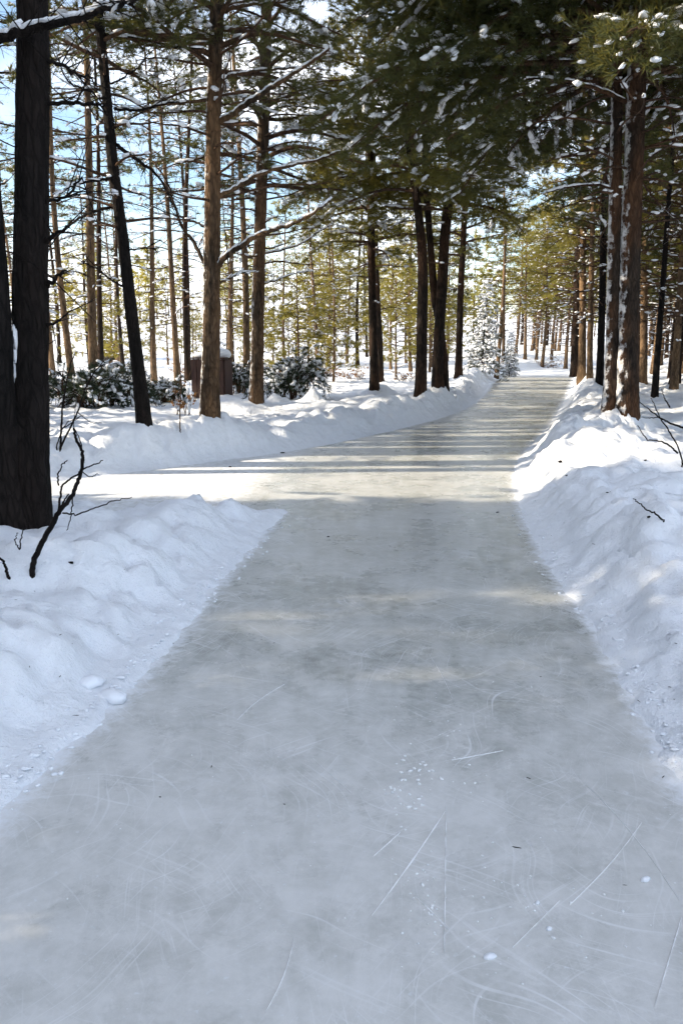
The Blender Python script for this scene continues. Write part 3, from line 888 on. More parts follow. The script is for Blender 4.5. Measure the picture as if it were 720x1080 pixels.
hero_tree('slim', [(270, 435, 17), (270.5, 400, 15), (271.5, 350, 14.5), (273, 290, 14), (275, 220, 13.5), (278, 130, 12.5), (280, 60, 12), (281, 0, 11)], 15,
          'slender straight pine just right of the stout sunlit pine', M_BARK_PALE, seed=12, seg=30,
          crown=[dict(z0=4.4, z1=8.4, n=32, lmax=2.4, gap=0.14, snow=0.12, clump=0.05, cap=0.02, **NEAR), dict(z0=8.2, z1=14.6, n=22, lmax=2.2, gap=0.25, tuft=0.2, nk=8, w=0.014, snow=0.2)],
          dead=dict(z0=3.0, z1=6.8, n=34, lmax=1.6),
          branches=[dict(px=[(276, 268), (296, 264), (318, 258), (336, 244), (352, 236)], r=0.018, snow=0.5), dict(px=[(280, 170), (262, 160), (240, 148)], r=0.016, snow=0.3, depth=0.6),
                    dict(px=[(283, 120), (296, 112), (318, 112), (345, 118)], r=0.018, snow=0.4, depth=0.5), dict(px=[(279, 190), (300, 196), (320, 192)], r=0.012, depth=-0.4),
                    dict(px=[(274, 300), (290, 296), (312, 288), (330, 286)], r=0.014, snow=0.5, depth=0.5), dict(px=[(282, 26), (262, 16), (245, 12)], r=0.016, depth=0.3)])

# --- stems left of the path, middle distance
MIDC = dict(gap=0.13, snow=0.12, clump=0.08, cap=0.02, **MID)
hero_tree('pair_a', [(395, 413, 10.5), (394, 370, 9.5), (393, 330, 9), (392, 280, 8.5), (391, 220, 8), (390, 120, 7)], 15, 'dark thin pine, nearer of two close stems left of the ice path', mats=MID_MATS, seed=21,
          crown=[dict(z0=3.6, z1=10.5, n=52, lmax=2.7, **MIDC), dict(z0=10.5, z1=14.6, n=12, lmax=1.8, gap=0.3, tuft=0.22, nk=8, w=0.016, snow=0.2)], dead=dict(z0=2.3, z1=4.2, n=8, lmax=1.2))
hero_tree('pair_b', [(401, 405, 8), (400, 360, 7.5), (398, 320, 7), (396, 270, 6.5), (394, 200, 6)], 14, 'dark thin pine, farther of two close stems left of the ice path', mats=MID_MATS, seed=22,
          crown=dict(z0=4.2, z1=13.6, n=34, lmax=2.2, gap=0.18, tuft=0.17, nk=14, w=0.018, snow=0.3), dead=dict(z0=2.5, z1=4.6, n=6, lmax=1.1))
hero_tree('trio', [(443, 422, 14), (444, 380, 12.5), (445, 330, 12), (446, 300, 12), (445, 260, 11), (440, 215, 9), (434, 180, 8), (428, 120, 7)], 15, 'dark rough pine standing alone at the bend, left of the forked stem', mats=MID_MATS, seed=23,
          crown=[dict(z0=4.2, z1=9.5, n=44, lmax=2.9, **MIDC), dict(z0=9.5, z1=14.6, n=14, lmax=1.8, gap=0.3, tuft=0.22, nk=8, w=0.016, snow=0.2)], dead=dict(z0=3.0, z1=5.2, n=8, lmax=1.0))
def fork_extra(root, base, rng):
    D = base[1] + 0.1
    P = np.array([at(px, py, D) - base for px, py in [(470, 418), (468, 380), (464, 345), (459, 320), (456, 290), (453, 250), (449, 200), (447, 120)]])
    P[0, 2] = -0.35
    zz = np.arange(P[0, 2], P[-1, 2], 0.06)
    pts = np.stack([np.interp(zz, P[:, 2], P[:, k]) for k in range(3)], -1)
    r = np.interp(zz, P[:, 2], np.array([4.6, 4.2, 4, 3.8, 3.6, 3.4, 3.2, 2.5]) * D / F_PX)
    G = Geo(); tube(G, pts, r, 16, 0, 0.16, 55)
    link('second_stem', G.mesh('second_stem', [M_BARK]), root)
hero_tree('fork', [(462, 416, 14), (461, 385, 12), (463, 345, 11.5), (466, 300, 11.5), (469, 250, 11), (474, 200, 11), (478, 150, 10), (484, 80, 8)], 16, 'dark pine with two crossing stems leaning towards the path', mats=MID_MATS, seed=24, extra=fork_extra,
          crown=[dict(z0=4.4, z1=10, n=44, lmax=3.0, **MIDC), dict(z0=10, z1=15.6, n=14, lmax=2, gap=0.3, tuft=0.22, nk=8, w=0.016, snow=0.2)], dead=dict(z0=3.4, z1=5.6, n=8, lmax=1.2))
hero_tree('post', [(483, 399, 8.5), (484, 360, 7.5), (485.5, 310, 7), (488, 260, 6.5), (491, 180, 6)], 16, 'straight slim pine closest to the far bend on the left', mats=MID_MATS, seed=25,
          crown=dict(z0=4.4, z1=15.5, n=52, lmax=2.9, gap=0.18, tuft=0.18, nk=14, w=0.018, snow=0.3), dead=dict(z0=3.0, z1=5.5, n=8, lmax=1.2))

# --- the two stems on the right bank
hero_tree('front', [(660, 452, 28), (661, 420, 25), (662, 380, 24), (663, 330, 23), (664, 280, 22), (666, 220, 21), (668, 160, 20), (670, 80, 19), (672, 0, 18)], 17,
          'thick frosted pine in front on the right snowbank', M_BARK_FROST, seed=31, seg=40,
          crown=[dict(z0=4.7, z1=7.9, n=62, lmax=4.4, droop=0.25, gap=0.088, tuft=0.14, nk=14, w=0.013, snow=0.15, snow_size=1.0, clump=0.075, cap=0.02), dict(z0=7.6, z1=16.5, n=26, lmax=3.2, gap=0.25, tuft=0.22, nk=8, w=0.016, snow=0.2)],
          dead=dict(z0=3.0, z1=5.6, n=18, lmax=1.8),
          branches=[dict(px=[(662, 68), (644, 56), (622, 44), (598, 30), (580, 14)], r=0.035, snow=0.7, depth=-0.4), dict(px=[(664, 110), (640, 98), (612, 88), (584, 84), (552, 82)], r=0.03, snow=0.7, depth=-0.3),
                    dict(px=[(674, 190), (690, 210), (706, 226), (720, 236)], r=0.014, depth=-0.3), dict(px=[(658, 200), (630, 195), (600, 196), (575, 204)], r=0.016, snow=0.5, depth=0.3)])
hero_tree('back', [(643, 440, 18), (644, 410, 16), (645, 370, 15), (646, 310, 14.5), (647, 250, 14), (648, 180, 13), (650, 90, 12), (652, 0, 11)], 16,
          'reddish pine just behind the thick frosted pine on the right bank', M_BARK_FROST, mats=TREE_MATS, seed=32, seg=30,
          crown=[dict(z0=4.4, z1=8.4, n=60, lmax=3.9, droop=0.15, gap=0.11, tuft=0.15, nk=14, w=0.014, snow=0.15, snow_size=1.0, clump=0.06, cap=0.02), dict(z0=8.4, z1=15.6, n=22, lmax=2.8, gap=0.25, tuft=0.22, nk=8, w=0.016, snow=0.2)],
          dead=dict(z0=2.6, z1=6.2, n=30, lmax=2.0))
# --- row on the right, farther in
for key, pxl, H, lab, mt, sd in [
    ('r632', [(632, 410, 8.5), (633, 360, 8), (635, 300, 7.5), (637, 220, 7)], 15, 'dark straight pine left of the two big stems on the right', M_BARK_DARK, 41),
    ('r692', [(689, 423, 7.5), (692, 380, 7), (696, 330, 6.5), (701, 270, 6), (706, 200, 5)], 13, 'thin dark stem leaning right behind the thick frosted pine', M_BARK_DARK, 42),
    ('r712', [(708, 410, 9), (713, 370, 8.5), (717, 320, 8), (722, 250, 7)], 14, 'dark leaning pine at the right edge of the picture', M_BARK_DARK, 43),
    ('r605', [(605, 400, 9), (606, 360, 8.5), (608, 310, 8), (610, 240, 7)], 16, 'dark pine nearest the bend on the right of the path', M_BARK, 44),
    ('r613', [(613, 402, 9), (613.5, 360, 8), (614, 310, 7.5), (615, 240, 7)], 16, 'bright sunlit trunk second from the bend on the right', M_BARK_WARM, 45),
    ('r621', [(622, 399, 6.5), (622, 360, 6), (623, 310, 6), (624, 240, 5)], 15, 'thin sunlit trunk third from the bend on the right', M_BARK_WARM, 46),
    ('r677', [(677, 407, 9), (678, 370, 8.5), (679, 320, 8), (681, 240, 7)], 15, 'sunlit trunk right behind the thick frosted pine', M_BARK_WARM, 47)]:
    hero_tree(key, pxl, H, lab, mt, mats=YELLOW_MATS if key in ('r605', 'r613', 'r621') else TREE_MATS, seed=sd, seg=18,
              crown=dict(z0=4.2, z1=H - 0.4, n=34, lmax=2.7, gap=0.19, tuft=0.19, nk=14, w=0.02, snow=0.22), dead=dict(z0=1.8, z1=6.5, n=46, lmax=1.8, snow=0.03))

# ------------------------------------------------------------------ background trees from a few models
def model_pine(seed, H, z0, lmax, n, r0, mats, mat, deadn=34, bend=0.15):
    rng = np.random.default_rng(seed)
    zz = np.r_[np.arange(-0.4, H, 0.35), H]
    bx = bend * np.sin(zz * 0.35 + seed); by = bend * np.sin(zz * 0.28 + seed * 2.1)
    pts = np.stack([bx - bx[1], by - by[1], zz], -1)
    r = r0 * np.maximum(0.06, 1 - np.maximum(zz, 0) / H * 0.95) * (1 + 0.3 * np.exp(-np.maximum(zz, 0) / 0.3))
    G = Geo(); tube(G, pts, r, 10, 0, 0.14, seed)
    tr = G.mesh('trunk', [mat])
    axis = make_axis(pts, r)
    G = crown_geo(axis, H, z0, H - 0.2, n, rng, lmax, gap=0.19, tuft=0.21, nk=13, w=0.022, snow=0.22)
    dead_geo(G, axis, z0 * 0.3, z0 * 1.5, deadn, rng, 1.5)
    return tr, G.mesh('crown', mats)

def model_spruce(seed, H, lmax, n, r0, snow, mats=SPRUCE_MATS, gap=0.22, tuft=0.2, nk=12, w=0.03, z0=0.3, snow_size=1.3):
    rng = np.random.default_rng(seed)
    zz = np.linspace(-0.3, H, 24)
    pts = np.stack([0.05 * np.sin(zz), 0.05 * np.cos(zz * 0.8), zz], -1)
    r = r0 * np.maximum(0.05, 1 - np.maximum(zz, 0) / H * 0.96)
    G = Geo(); tube(G, pts, r, 9, 0, 0.1, seed)
    tr = G.mesh('trunk', [M_BARK_DARK])
    G = crown_geo(make_axis(pts, r), H, z0, H - 0.05, n, rng, lmax, shape='spruce', gap=gap, tuft=tuft, nk=nk, w=w, snow=snow, bare=0.12, snow_size=snow_size)
    return tr, G.mesh('crown', mats)

PINES = [model_pine(101, 15, 6.2, 2.1, 34, 0.13, TREE_MATS, M_BARK_WARM), model_pine(102, 14, 5.2, 2.0, 36, 0.12, YELLOW_MATS, M_BARK_WARM),
         model_pine(103, 16, 7.5, 2.2, 30, 0.14, TREE_MATS, M_BARK), model_pine(104, 12, 3.6, 2.0, 38, 0.11, YELLOW_MATS, M_BARK_WARM),
         model_pine(105, 13, 3.0, 2.4, 44, 0.12, TREE_MATS, M_BARK)]
TALL = model_pine(131, 23, 12.0, 2.8, 46, 0.2, TREE_MATS, M_BARK, 4, 0.1)
SPARSE = [model_pine(141, 15, 7.0, 1.5, 20, 0.115, TREE_MATS, M_BARK_WARM, 46), model_pine(142, 16, 8.5, 1.5, 18, 0.12, TREE_MATS, M_BARK, 44), model_pine(143, 14, 6.0, 1.4, 18, 0.11, TREE_MATS, M_BARK_WARM, 46)]
YOUNG = [model_pine(111, 6.0, 0.9, 1.5, 34, 0.06, YELLOW_MATS, M_BARK_WARM, 3, 0.05), model_pine(112, 4.5, 0.5, 1.3, 30, 0.05, YELLOW_MATS, M_BARK_WARM, 2, 0.05)]
SPRUCE = model_spruce(121, 15, 2.5, 105, 0.16, 0.12, gap=0.3, tuft=0.3, nk=9, w=0.06)
SNOWY = model_spruce(122, 4.5, 1.15, 70, 0.06, 0.85, gap=0.13, tuft=0.13, nk=7, w=0.012, snow_size=1.5)

def place(model, x, y, label, group=None, scale=1.0, rz=0.0, lean=(0, 0), rscale=None, name='pine_tree', cat='tree'):
    z = float(ground_z(np.array([x]), np.array([y]))[0])
    o = thing(name, (x, y, z - 0.03), label, cat, group)
    rs = rscale or scale
    o.scale = (rs, rs, scale)
    o.rotation_euler = (lean[1], lean[0], rz)
    for nm, me in zip(('trunk', 'crown'), model):
        c = link(nm, me, o)
        if nm == 'crown': tag(c, kind='stuff')
    return o

rb = random.Random(4)
# thin stems one can follow one by one on the left: (px at the foot, metres ahead, model, height scale, lean)
left_bg = [(57, 30, 2, 1.0, 0.0, 'thin dark pine just right of the big double stem, far back'),
           (78, 26, 0, 1.05, 0.0, 'thin orange pine second from the big double stem, far back'),
           (100, 23, 0, 1.2, -0.03, 'golden sunlit pine left of the leaning dark pine'),
           (108, 30, 1, 1.0, 0.02, 'thin pale pine directly behind the golden one by the leaning pine'),
           (163, 30, 2, 1.05, 0.0, 'thin straight pine just right of the leaning dark pine'),
           (188, 28, 0, 1.0, 0.06, 'thin pine halfway between the leaning pine and the stout sunlit pine'),
           (199, 33, 1, 1.1, 0.05, 'thin pine close on the left of the stout sunlit pine'),
           (243, 31, 2, 1.0, 0.0, 'thin pine seen between the stout and the slender sunlit pine'),
           (260, 25, 0, 1.05, 0.01, 'orange pine close on the left of the slender straight pine'),
           (12, 15, 2, 0.95, 0.0, 'brownish pine seen between the two stems at the left edge'),
           (523, 40, 0, 0.95, 0.0, 'pale sunlit trunk behind the snowy young spruce at the bend')]
for px, D, k, sc, ln, lab in left_bg:
    x = (px - 360) / F_PX * (D * CP + 0.3) * 1.0
    place(SPARSE[k], x, D, lab, None, sc, rb.uniform(0, 6.28), (ln, 0))

# scattered ones behind
LANDMARKS = [(33, 'the big double stem'), (145, 'the leaning dark pine'), (222, 'the stout sunlit pine'), (271, 'the slender straight pine'), (397, 'the two close thin stems'), (444, 'the rough pine at the bend'), (466, 'the two crossing stems'), (485, 'the straight slim pine by the bend'), (523, 'the pale trunk at the bend'), (605, 'the dark pine at the right bend'), (634, 'the dark straight pine on the right'), (661, 'the thick frosted pine'), (691, 'the thin stem leaning right')]
def spot_label(what, x, y):
    px = 360 + F_PX * x / (y * CP + 0.3)
    if px < 0 or px > 720: return None
    q, nm = min(LANDMARKS, key=lambda a: abs(a[0] - px))
    side = 'left of' if px < q - 8 else ('right of' if px > q + 8 else 'behind')
    far = 'farther back' if y > 55 else ('midway back' if y > 38 else 'nearer')
    return '%s %s %s' % (what, far + ',', side + ' ' + nm)
def scatter(n, xr, yr, models, label, group, sc=(0.85, 1.15), name='pine_tree', mind=1.3, avoid=1.5, cond=None, taken=[]):
    k = tries = 0
    while k < n and tries < n * 60:
        tries += 1
        x, y = rb.uniform(*xr), rb.uniform(*yr)
        if cond and not cond(x, y): continue
        if path_dist(np.array([x]), np.array([y]))[0] < avoid: continue
        if any((x - a) ** 2 + (y - b) ** 2 < mind ** 2 for a, b in taken): continue
        if any((x - p[0]) ** 2 + (y - p[1]) ** 2 < 1.2 for p in STEMS.values()): continue
        taken.append((x, y)); k += 1
        place(rb.choice(models), x, y, spot_label(label.split(' deep in')[0].split(' behind')[0].split(' in the')[0], x, y) or label, group, rb.uniform(*sc), rb.uniform(0, 6.28), (rb.uniform(-0.03, 0.03), rb.uniform(-0.03, 0.03)), name=name)

px_of = lambda x, y: 360 + F_PX * x / (y * CP + 0.3)
scatter(16, (-24, 2), (36, 62), SPARSE, 'slim sunlit pine deep in the left background', 'sunlit pines in the left background', mind=2.2, cond=lambda x, y: x < y * 0.12)
scatter(30, (-34, 6), (50, 88), [PINES[3], YOUNG[0]], 'low golden pine deep in the left background', 'low golden pines in the left background', sc=(0.5, 0.68), mind=2.2, cond=lambda x, y: x < y * 0.1)
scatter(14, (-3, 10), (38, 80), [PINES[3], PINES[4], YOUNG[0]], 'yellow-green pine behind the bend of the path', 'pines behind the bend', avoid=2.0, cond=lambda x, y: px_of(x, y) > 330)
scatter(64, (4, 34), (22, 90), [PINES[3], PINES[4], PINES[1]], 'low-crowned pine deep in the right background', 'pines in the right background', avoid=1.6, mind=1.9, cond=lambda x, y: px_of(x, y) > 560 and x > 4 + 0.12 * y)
scatter(22, (9, 20), (20, 44), [PINES[4], PINES[3], PINES[2]], 'shaded pine in the dense right background', 'pines in the right background', avoid=2.5, mind=1.5, cond=lambda x, y: px_of(x, y) > 640)
scatter(10, (6, 16), (9, 24), [PINES[4], PINES[3]], 'shaded pine beyond the right edge of the snowbank', 'pines right of the snowbank', avoid=3.5, mind=2.0, cond=lambda x, y: px_of(x, y) > 735)
scatter(16, (-14, 6), (30, 60), YOUNG, 'small golden-green young pine in the left background', 'young pines in the left background', name='young_pine_tree', avoid=2.0, mind=1.5, cond=lambda x, y: px_of(x, y) < 500)
# the dense stand beside the camera whose shade lies over the near ice
stand = [(-6.6, 3.7), (-9.6, 6.7), (-12.5, 6.2), (-15.5, 6.4), (-12.0, 3.4), (-17, 3.0), (-21, 5.5), (-10.5, 0.2), (-15, -0.5), (-20, 0.5), (-25, 3.5), (-6, 0.6), (-14, -4), (-19, -4.5), (-25, -2), (-30, 5.2), (-30, 0), (-8.5, -4), (-35, 4.0), (-27, 6.0), (-33, 2.2),
         (-18.5, 6.6), (-24, 6.6), (-22, 2.6), (-28, 2.0), (-5.2, 2.4), (-13.5, 1.6), (-16.5, 5.0), (-23, -0.6), (-33, -2), (-36, 6.2), (-38, 1.4), (-10, -2.0), (-11, -6), (-17, -7)]
for x, y in stand:
    y -= 0.55
    if path_dist(np.array([x]), np.array([y]))[0] < 0.6: y -= 2.0
    place(SPRUCE, x, y, 'dense spruce in the stand beside the side path, left of the view', 'spruces left of the view', rb.uniform(0.9, 1.2), rb.uniform(0, 6.28), name='spruce_tree', rscale=rb.uniform(0.9, 1.1))

# tall pines with high crowns past the left edge; they shade the boughs over the path, not the snow
for x, y, sc in [(-8.2, 10.6, 1.0), (-9.0, 12.6, 1.05), (-8.4, 15.0, 1.0), (-11.8, 11.4, 1.1), (-12.6, 14.0, 1.1), (-10.5, 17.4, 1.05), (-16.0, 13.0, 1.15), (-15, 17.6, 1.1), (-13.0, 21, 1.0), (-10.2, 9.8, 1.0), (-13.6, 12.4, 1.05), (-7.9, 13.8, 1.0), (-18, 11.2, 1.2)]:
    place(TALL, x, y, 'tall high-crowned pine left of the view behind the side path', 'tall pines left of the view', sc, rb.uniform(0, 6.28))

for x, y, sc in [(-17.5, 15.0, 1.2), (-21.5, 17.8, 1.25), (-22.5, 20.6, 1.25), (-25.5, 22.8, 1.25), (-20.5, 24.8, 1.2), (-28, 18.6, 1.3)]:
    place(PINES[0], x, y, 'bushy-crowned pine far left of the view behind the side path', 'bushy pines left of the view', sc, rb.uniform(0, 6.28), rscale=sc * 1.15)

for x, y, k, sc in [(-7.2, 10.55, 1, 1.1), (-8.6, 11.5, 0, 1.1), (-10.0, 12.4, 1, 1.1), (-9.2, 13.2, 2, 1.2), (-12, 14.6, 1, 1.15), (-13.4, 15.7, 0, 1.2), (-11, 16.3, 1, 1.1), (-14.2, 18.2, 2, 1.2)]:
    place(SPARSE[k], x, y, 'thin bare-stemmed pine left of the view behind the side path', 'thin pines left of the view', sc, rb.uniform(0, 6.28), rscale=1.25)

# trunks and golden crowns that close the view where the path bends away
for px, D, k, sc, lab in [(553, 64, 3, 1.0, 'slim pine leaning a little, leftmost of the far row closing the path'), (571, 60, 3, 0.95, 'thin far pine standing where the path bends away'), (581, 66, 1, 0.9, 'thin far pine second from the right in the far row closing the path'), (596, 58, 3, 1.05, 'far pine beside the dark pine at the right bend'),
                          (560, 76, 3, 1.1, 'golden-green pine behind the leftmost trunk of the far row'), (543, 70, 3, 1.05, 'golden-green pine left of the far row closing the path'), (588, 74, 3, 1.15, 'golden-green pine behind the far row, right of its middle'), (530, 60, 1, 0.95, 'golden-green pine behind the small snow-covered spruce'), (575, 86, 4, 1.2, 'darker pine farthest back in the middle of the far row'), (549, 92, 4, 1.2, 'darker pine farthest back at the left of the far row'), (602, 84, 4, 1.2, 'darker pine farthest back at the right of the far row')]:
    place(PINES[k], (px - 360) / F_PX * (D * CP + 0.3), D, lab, None, sc, rb.uniform(0, 6.28), (rb.uniform(-0.02, 0.02), 0), rscale=sc * 1.2)

for px, D, k, sc, lab in [(288, 52, 3, 0.62, 'low golden pine seen just right of the slender straight pine'), (300, 44, 1, 0.75, 'slim golden pine a little right of the slender straight pine'), (312, 58, 3, 0.7, 'low golden pine halfway from the slender pine to the two close stems, left one'), (325, 48, 3, 0.66, 'low golden pine halfway from the slender pine to the two close stems, middle one'), (338, 62, 3, 0.75, 'low golden pine halfway from the slender pine to the two close stems, right one'),
                          (352, 46, 1, 0.8, 'slim golden pine left of the tawny bush by the two close stems'), (366, 55, 3, 0.8, 'low golden pine close on the left of the two close stems'), (412, 50, 3, 0.85, 'golden pine close on the right of the two close stems'), (428, 60, 3, 0.9, 'golden pine close on the left of the rough pine at the bend')]:
    place(PINES[k], (px - 360) / F_PX * (D * CP + 0.3), D, lab, None, sc, rb.uniform(0, 6.28))

# young spruces with snow at the bend
for px, D, sc, lab in [(509, 38, 0.95, 'snow-laden young spruce at the far bend of the path'), (537, 43, 0.55, 'small snow-covered spruce right at the inner edge of the bend')]:
    place(SNOWY, (px - 360) / F_PX * (D * CP + 0.3), D, lab, None, sc, rb.uniform(0, 6), name='young_spruce_tree')

# far wood that reads as one mass
def far_wood():
    G = Geo(); rng = np.random.default_rng(9)
    for i in range(200):
        a = rng.uniform(rad(-42), rad(42)); R = rng.uniform(100, 190)
        x, y = R * math.sin(a), R * math.cos(a)
        if a < rad(-3) and rng.uniform() < 0.35: continue
        z = float(ground_z(np.array([x]), np.array([y]))[0])
        H = rng.uniform(9, 15)
        base = np.array([x, y, z])
        spikes(G, base[None], (base + [0, 0, H])[None], [0.16], 1)
        n = 46
        f = rng.uniform(0.25, 1, n); th = rng.uniform(0, 6.28, n); q = (1.05 - f) * rng.uniform(0.3, 1, n) * 3.0 + 0.1
        P = base + np.stack([np.cos(th) * q, np.sin(th) * q, f * H], -1)
        T = norm(np.stack([np.cos(th), np.sin(th), rng.uniform(-0.4, 0.2, n)], -1))
        needles(G, P, T, np.full(n, 1.0), 9, 0.16, rng, 0.8, 0)
        pick = rng.uniform(0, 1, n) < 0.2
        blobs(G, P[pick] + [0, 0, 0.2], T[pick], 0.5, 0.3, 0.15, rng, 2)
    return G
tag(link('far_forest', far_wood().mesh('far_forest', YELLOW_MATS)), 'far wood of sunlit conifers behind the clearing', 'forest', kind='stuff')

# ------------------------------------------------------------------ snowy brush on the left
def brush(px, py, width, height, label, seed, snow=0.6, mats=SPRUCE_MATS, name='evergreen_bush', n=34, arch=1.1):
    p = seat(px, py); rng = np.random.default_rng(seed)
    root = thing(name, tuple(p), label, 'bush')
    G = Geo(); S = Geo()
    for i in range(n):
        az = rng.uniform(0, 6.28); L = width * 0.5 * rng.uniform(0.5, 1.05)
        hh = height / max(L, 0.2)
        c = np.array([rng.uniform(-0.28, 0.28) * width, rng.uniform(-0.2, 0.2) * width * 0.5, -0.05 + rng.uniform(0, 0.25) * height])
        limb(G, c, az, L, hh * rng.uniform(1.2, 2.6) * arch, hh * rng.uniform(1.2, 2.6) * arch, 0.014, rng, gap=0.12, tuft=0.12, nk=13, w=0.013, snow=snow * 0.35, clump=snow * 0.22, cap=0.03, bare=0.1, sec=0.35, snow_size=1.1)
    tag(link('foliage', G.mesh('foliage', mats), root), kind='stuff')
    for i in range(5):
        az = rng.uniform(0, 6.28)
        pts = np.array([[0, 0, -0.2], [0.1 * math.cos(az), 0.1 * math.sin(az), height * 0.4], [0.3 * width * math.cos(az), 0.2 * width * math.sin(az), height * 0.8]])
        Gs = Geo(); tube(Gs, pts, [0.03, 0.02, 0.008], 7, 0)
        link('stem', Gs.mesh('stem', [M_TWIG]), root)
    return root

brush(86, 428, 1.7, 0.75, 'low dark evergreen bush dusted with snow beside the big double stem', 61)
brush(118, 427, 1.8, 0.85, 'dark snowy evergreen bush left of the leaning pine foot', 62)
brush(175, 424, 1.4, 0.6, 'low snowy bush just right of the leaning pine', 63)
brush(252, 415, 1.5, 1.15, 'heap of snowy spruce boughs leaning on the brown box', 64, 0.8)
brush(308, 420, 1.9, 0.95, 'arched snow-laden evergreen boughs right of the slender pine', 65, 0.9)
def dry(px, py, width, height, label, seed, n=16):
    p = seat(px, py); rng = np.random.default_rng(seed)
    root = thing('dry_bush', tuple(p), label, 'bush')
    G = Geo()
    for i in range(n):
        limb(G, np.array([rng.uniform(-0.3, 0.3) * width, rng.uniform(-0.3, 0.3) * width, -0.05]), rng.uniform(0, 6.28), width * 0.4 * rng.uniform(0.5, 1), height / width * 2.5 * rng.uniform(0.5, 1.2), 0.3, 0.007, rng, gap=0.16, tuft=0.07, nk=3, w=0.035, snow=0.25)
    tag(link('foliage', G.mesh('foliage', [M_DRY, M_TWIG, M_SNOW_PAD]), root), kind='stuff')
dry(192, 436, 0.6, 0.8, 'small brown sapling with withered leaves left of the stout pine', 71, 8)
dry(200, 398, 1.6, 0.9, 'brown withered bush behind the brown box', 72)
dry(330, 396, 3.0, 1.0, 'wide tawny bush behind the arched snowy boughs', 73, 26)
dry(372, 400, 1.4, 0.8, 'tawny bush left of the two thin dark stems', 74)
dry(425, 402, 1.0, 0.5, 'small greenish bush between the paired stems and the rough pine', 75, 10)
dry(580, 389, 2.0, 1.2, 'tawny bush far down the path', 76, 14)

# brown wooden box behind the stout pine
def box_mesh(name, sx, sy, sz, mat, bev=0.01):
    import bmesh
    bm = bmesh.new(); bmesh.ops.create_cube(bm, size=1)
    bmesh.ops.scale(bm, vec=(sx, sy, sz), verts=bm.verts)
    bmesh.ops.bevel(bm, geom=list(bm.edges), offset=bev, segments=2, affect='EDGES')
    me = bpy.data.meshes.new(name); bm.to_mesh(me); bm.free(); me.materials.append(mat)
    return me
bp_ = seat(222, 419)
bx = thing('wooden_box', (bp_[0], bp_[1] + 0.4, bp_[2]), 'brown wooden box with a snow cap behind the stout sunlit pine', 'box')
bx.rotation_euler = (0, 0, rad(-14))
scb = bp_[1] / F_PX
WB, HB, DB = 36 * scb, 40 * scb, 0.6
npl = 6
plank = box_mesh('plank', WB / npl - 0.012, 0.03, HB, M_BOARD, 0.005)
for i in range(npl):
    for sy in (-1, 1):
        link('plank', plank, bx, (-WB / 2 + (i + 0.5) * WB / npl, sy * DB / 2, HB / 2 - 0.05))
side = box_mesh('side_panel', 0.03, DB - 0.04, HB, M_BOARD, 0.005)
for sx in (-1, 1): link('side_panel', side, bx, (sx * (WB / 2 + 0.012), 0, HB / 2 - 0.05))
link('lid', box_mesh('lid', WB + 0.1, DB + 0.1, 0.04, M_BOARD, 0.008), bx, (0, 0, HB - 0.02))
G = Geo(); rngb = np.random.default_rng(5)
blobs(G, np.array([[0.1, 0, HB + 0.06], [0.3, 0, HB + 0.08], [-0.2, 0, HB + 0.05]]), np.array([[1.0, 0, 0]] * 3), [0.42, 0.3, 0.35], [0.3, 0.28, 0.3], [0.14, 0.17, 0.1], rngb, 0, ICO2, 0.06)
link('snow_cap', G.mesh('snow_cap', [M_SNOW_PAD]), bx)

# far hut with a snowy roof
hx, hy = (122 - 360) / F_PX * 62, 62.0
hz = float(ground_z(np.array([hx]), np.array([hy]))[0])
hut = thing('hut', (hx, hy, hz), 'small far hut under a thick snow roof left of the leaning pine', 'hut')
hut.rotation_euler = (0, 0, rad(15))
link('wall', box_mesh('wall', 1.7, 1.8, 1.5, M_HUT, 0.02), hut, (0, 0, 0.7))
link('door', box_mesh('door', 0.7, 0.06, 1.2, M_BARK_DARK, 0.01), hut, (0.1, -0.92, 0.6))
for s in (-1, 1):
    rf = link('roof_slope', box_mesh('roof_slope', 1.5, 2.3, 0.26, M_SNOW_PAD, 0.1), hut, (s * 0.52, 0, 1.86))
    rf.rotation_euler = (0, s * rad(42), 0)

# ------------------------------------------------------------------ bare shrubs
def twig_shrub(label, stems, D_of, seed, mat=M_BARK_DARK, name='bare_shrub'):
    """stems: list of (pixel polyline, radius m); depth D_of metres, footed in the snow"""
    rng = np.random.default_rng(seed)
    p0 = np.array([*at(*stems[0][0][0], D_of)])
    base = np.array([p0[0], p0[1], float(ground_z(p0[:1], p0[1:2])[0])])
    root = thing(name, tuple(base), label, 'shrub')
    for pix, r0, foot in stems:
        n = len(pix); dd = rng.uniform(-0.12, 0.12)
        P = np.array([at(a, b, D_of + dd * i / n) - base for i, (a, b) in enumerate(pix)])
        if foot:
            gz = float(ground_z(np.array([P[0, 0] + base[0]]), np.array([P[0, 1] + base[1]]))[0]) - base[2]
            P = np.r_[[[P[0, 0], P[0, 1], min(P[0, 2], gz) - 0.06]], P]; n += 1
        t = np.linspace(0, n - 1, n * 6)
        P = np.stack([np.interp(t, np.arange(n), P[:, k]) for k in range(3)], -1)
        P[2:] += rng.normal(0, 0.0025, (len(P) - 2, 3))
        G = Geo(); tube(G, P, r0 * (1 - 0.7 * np.linspace(0, 1, len(P))) + 0.0012, 6, 0, 0.1, seed)
        link('stem', G.mesh('stem', [mat]), root)
    return root

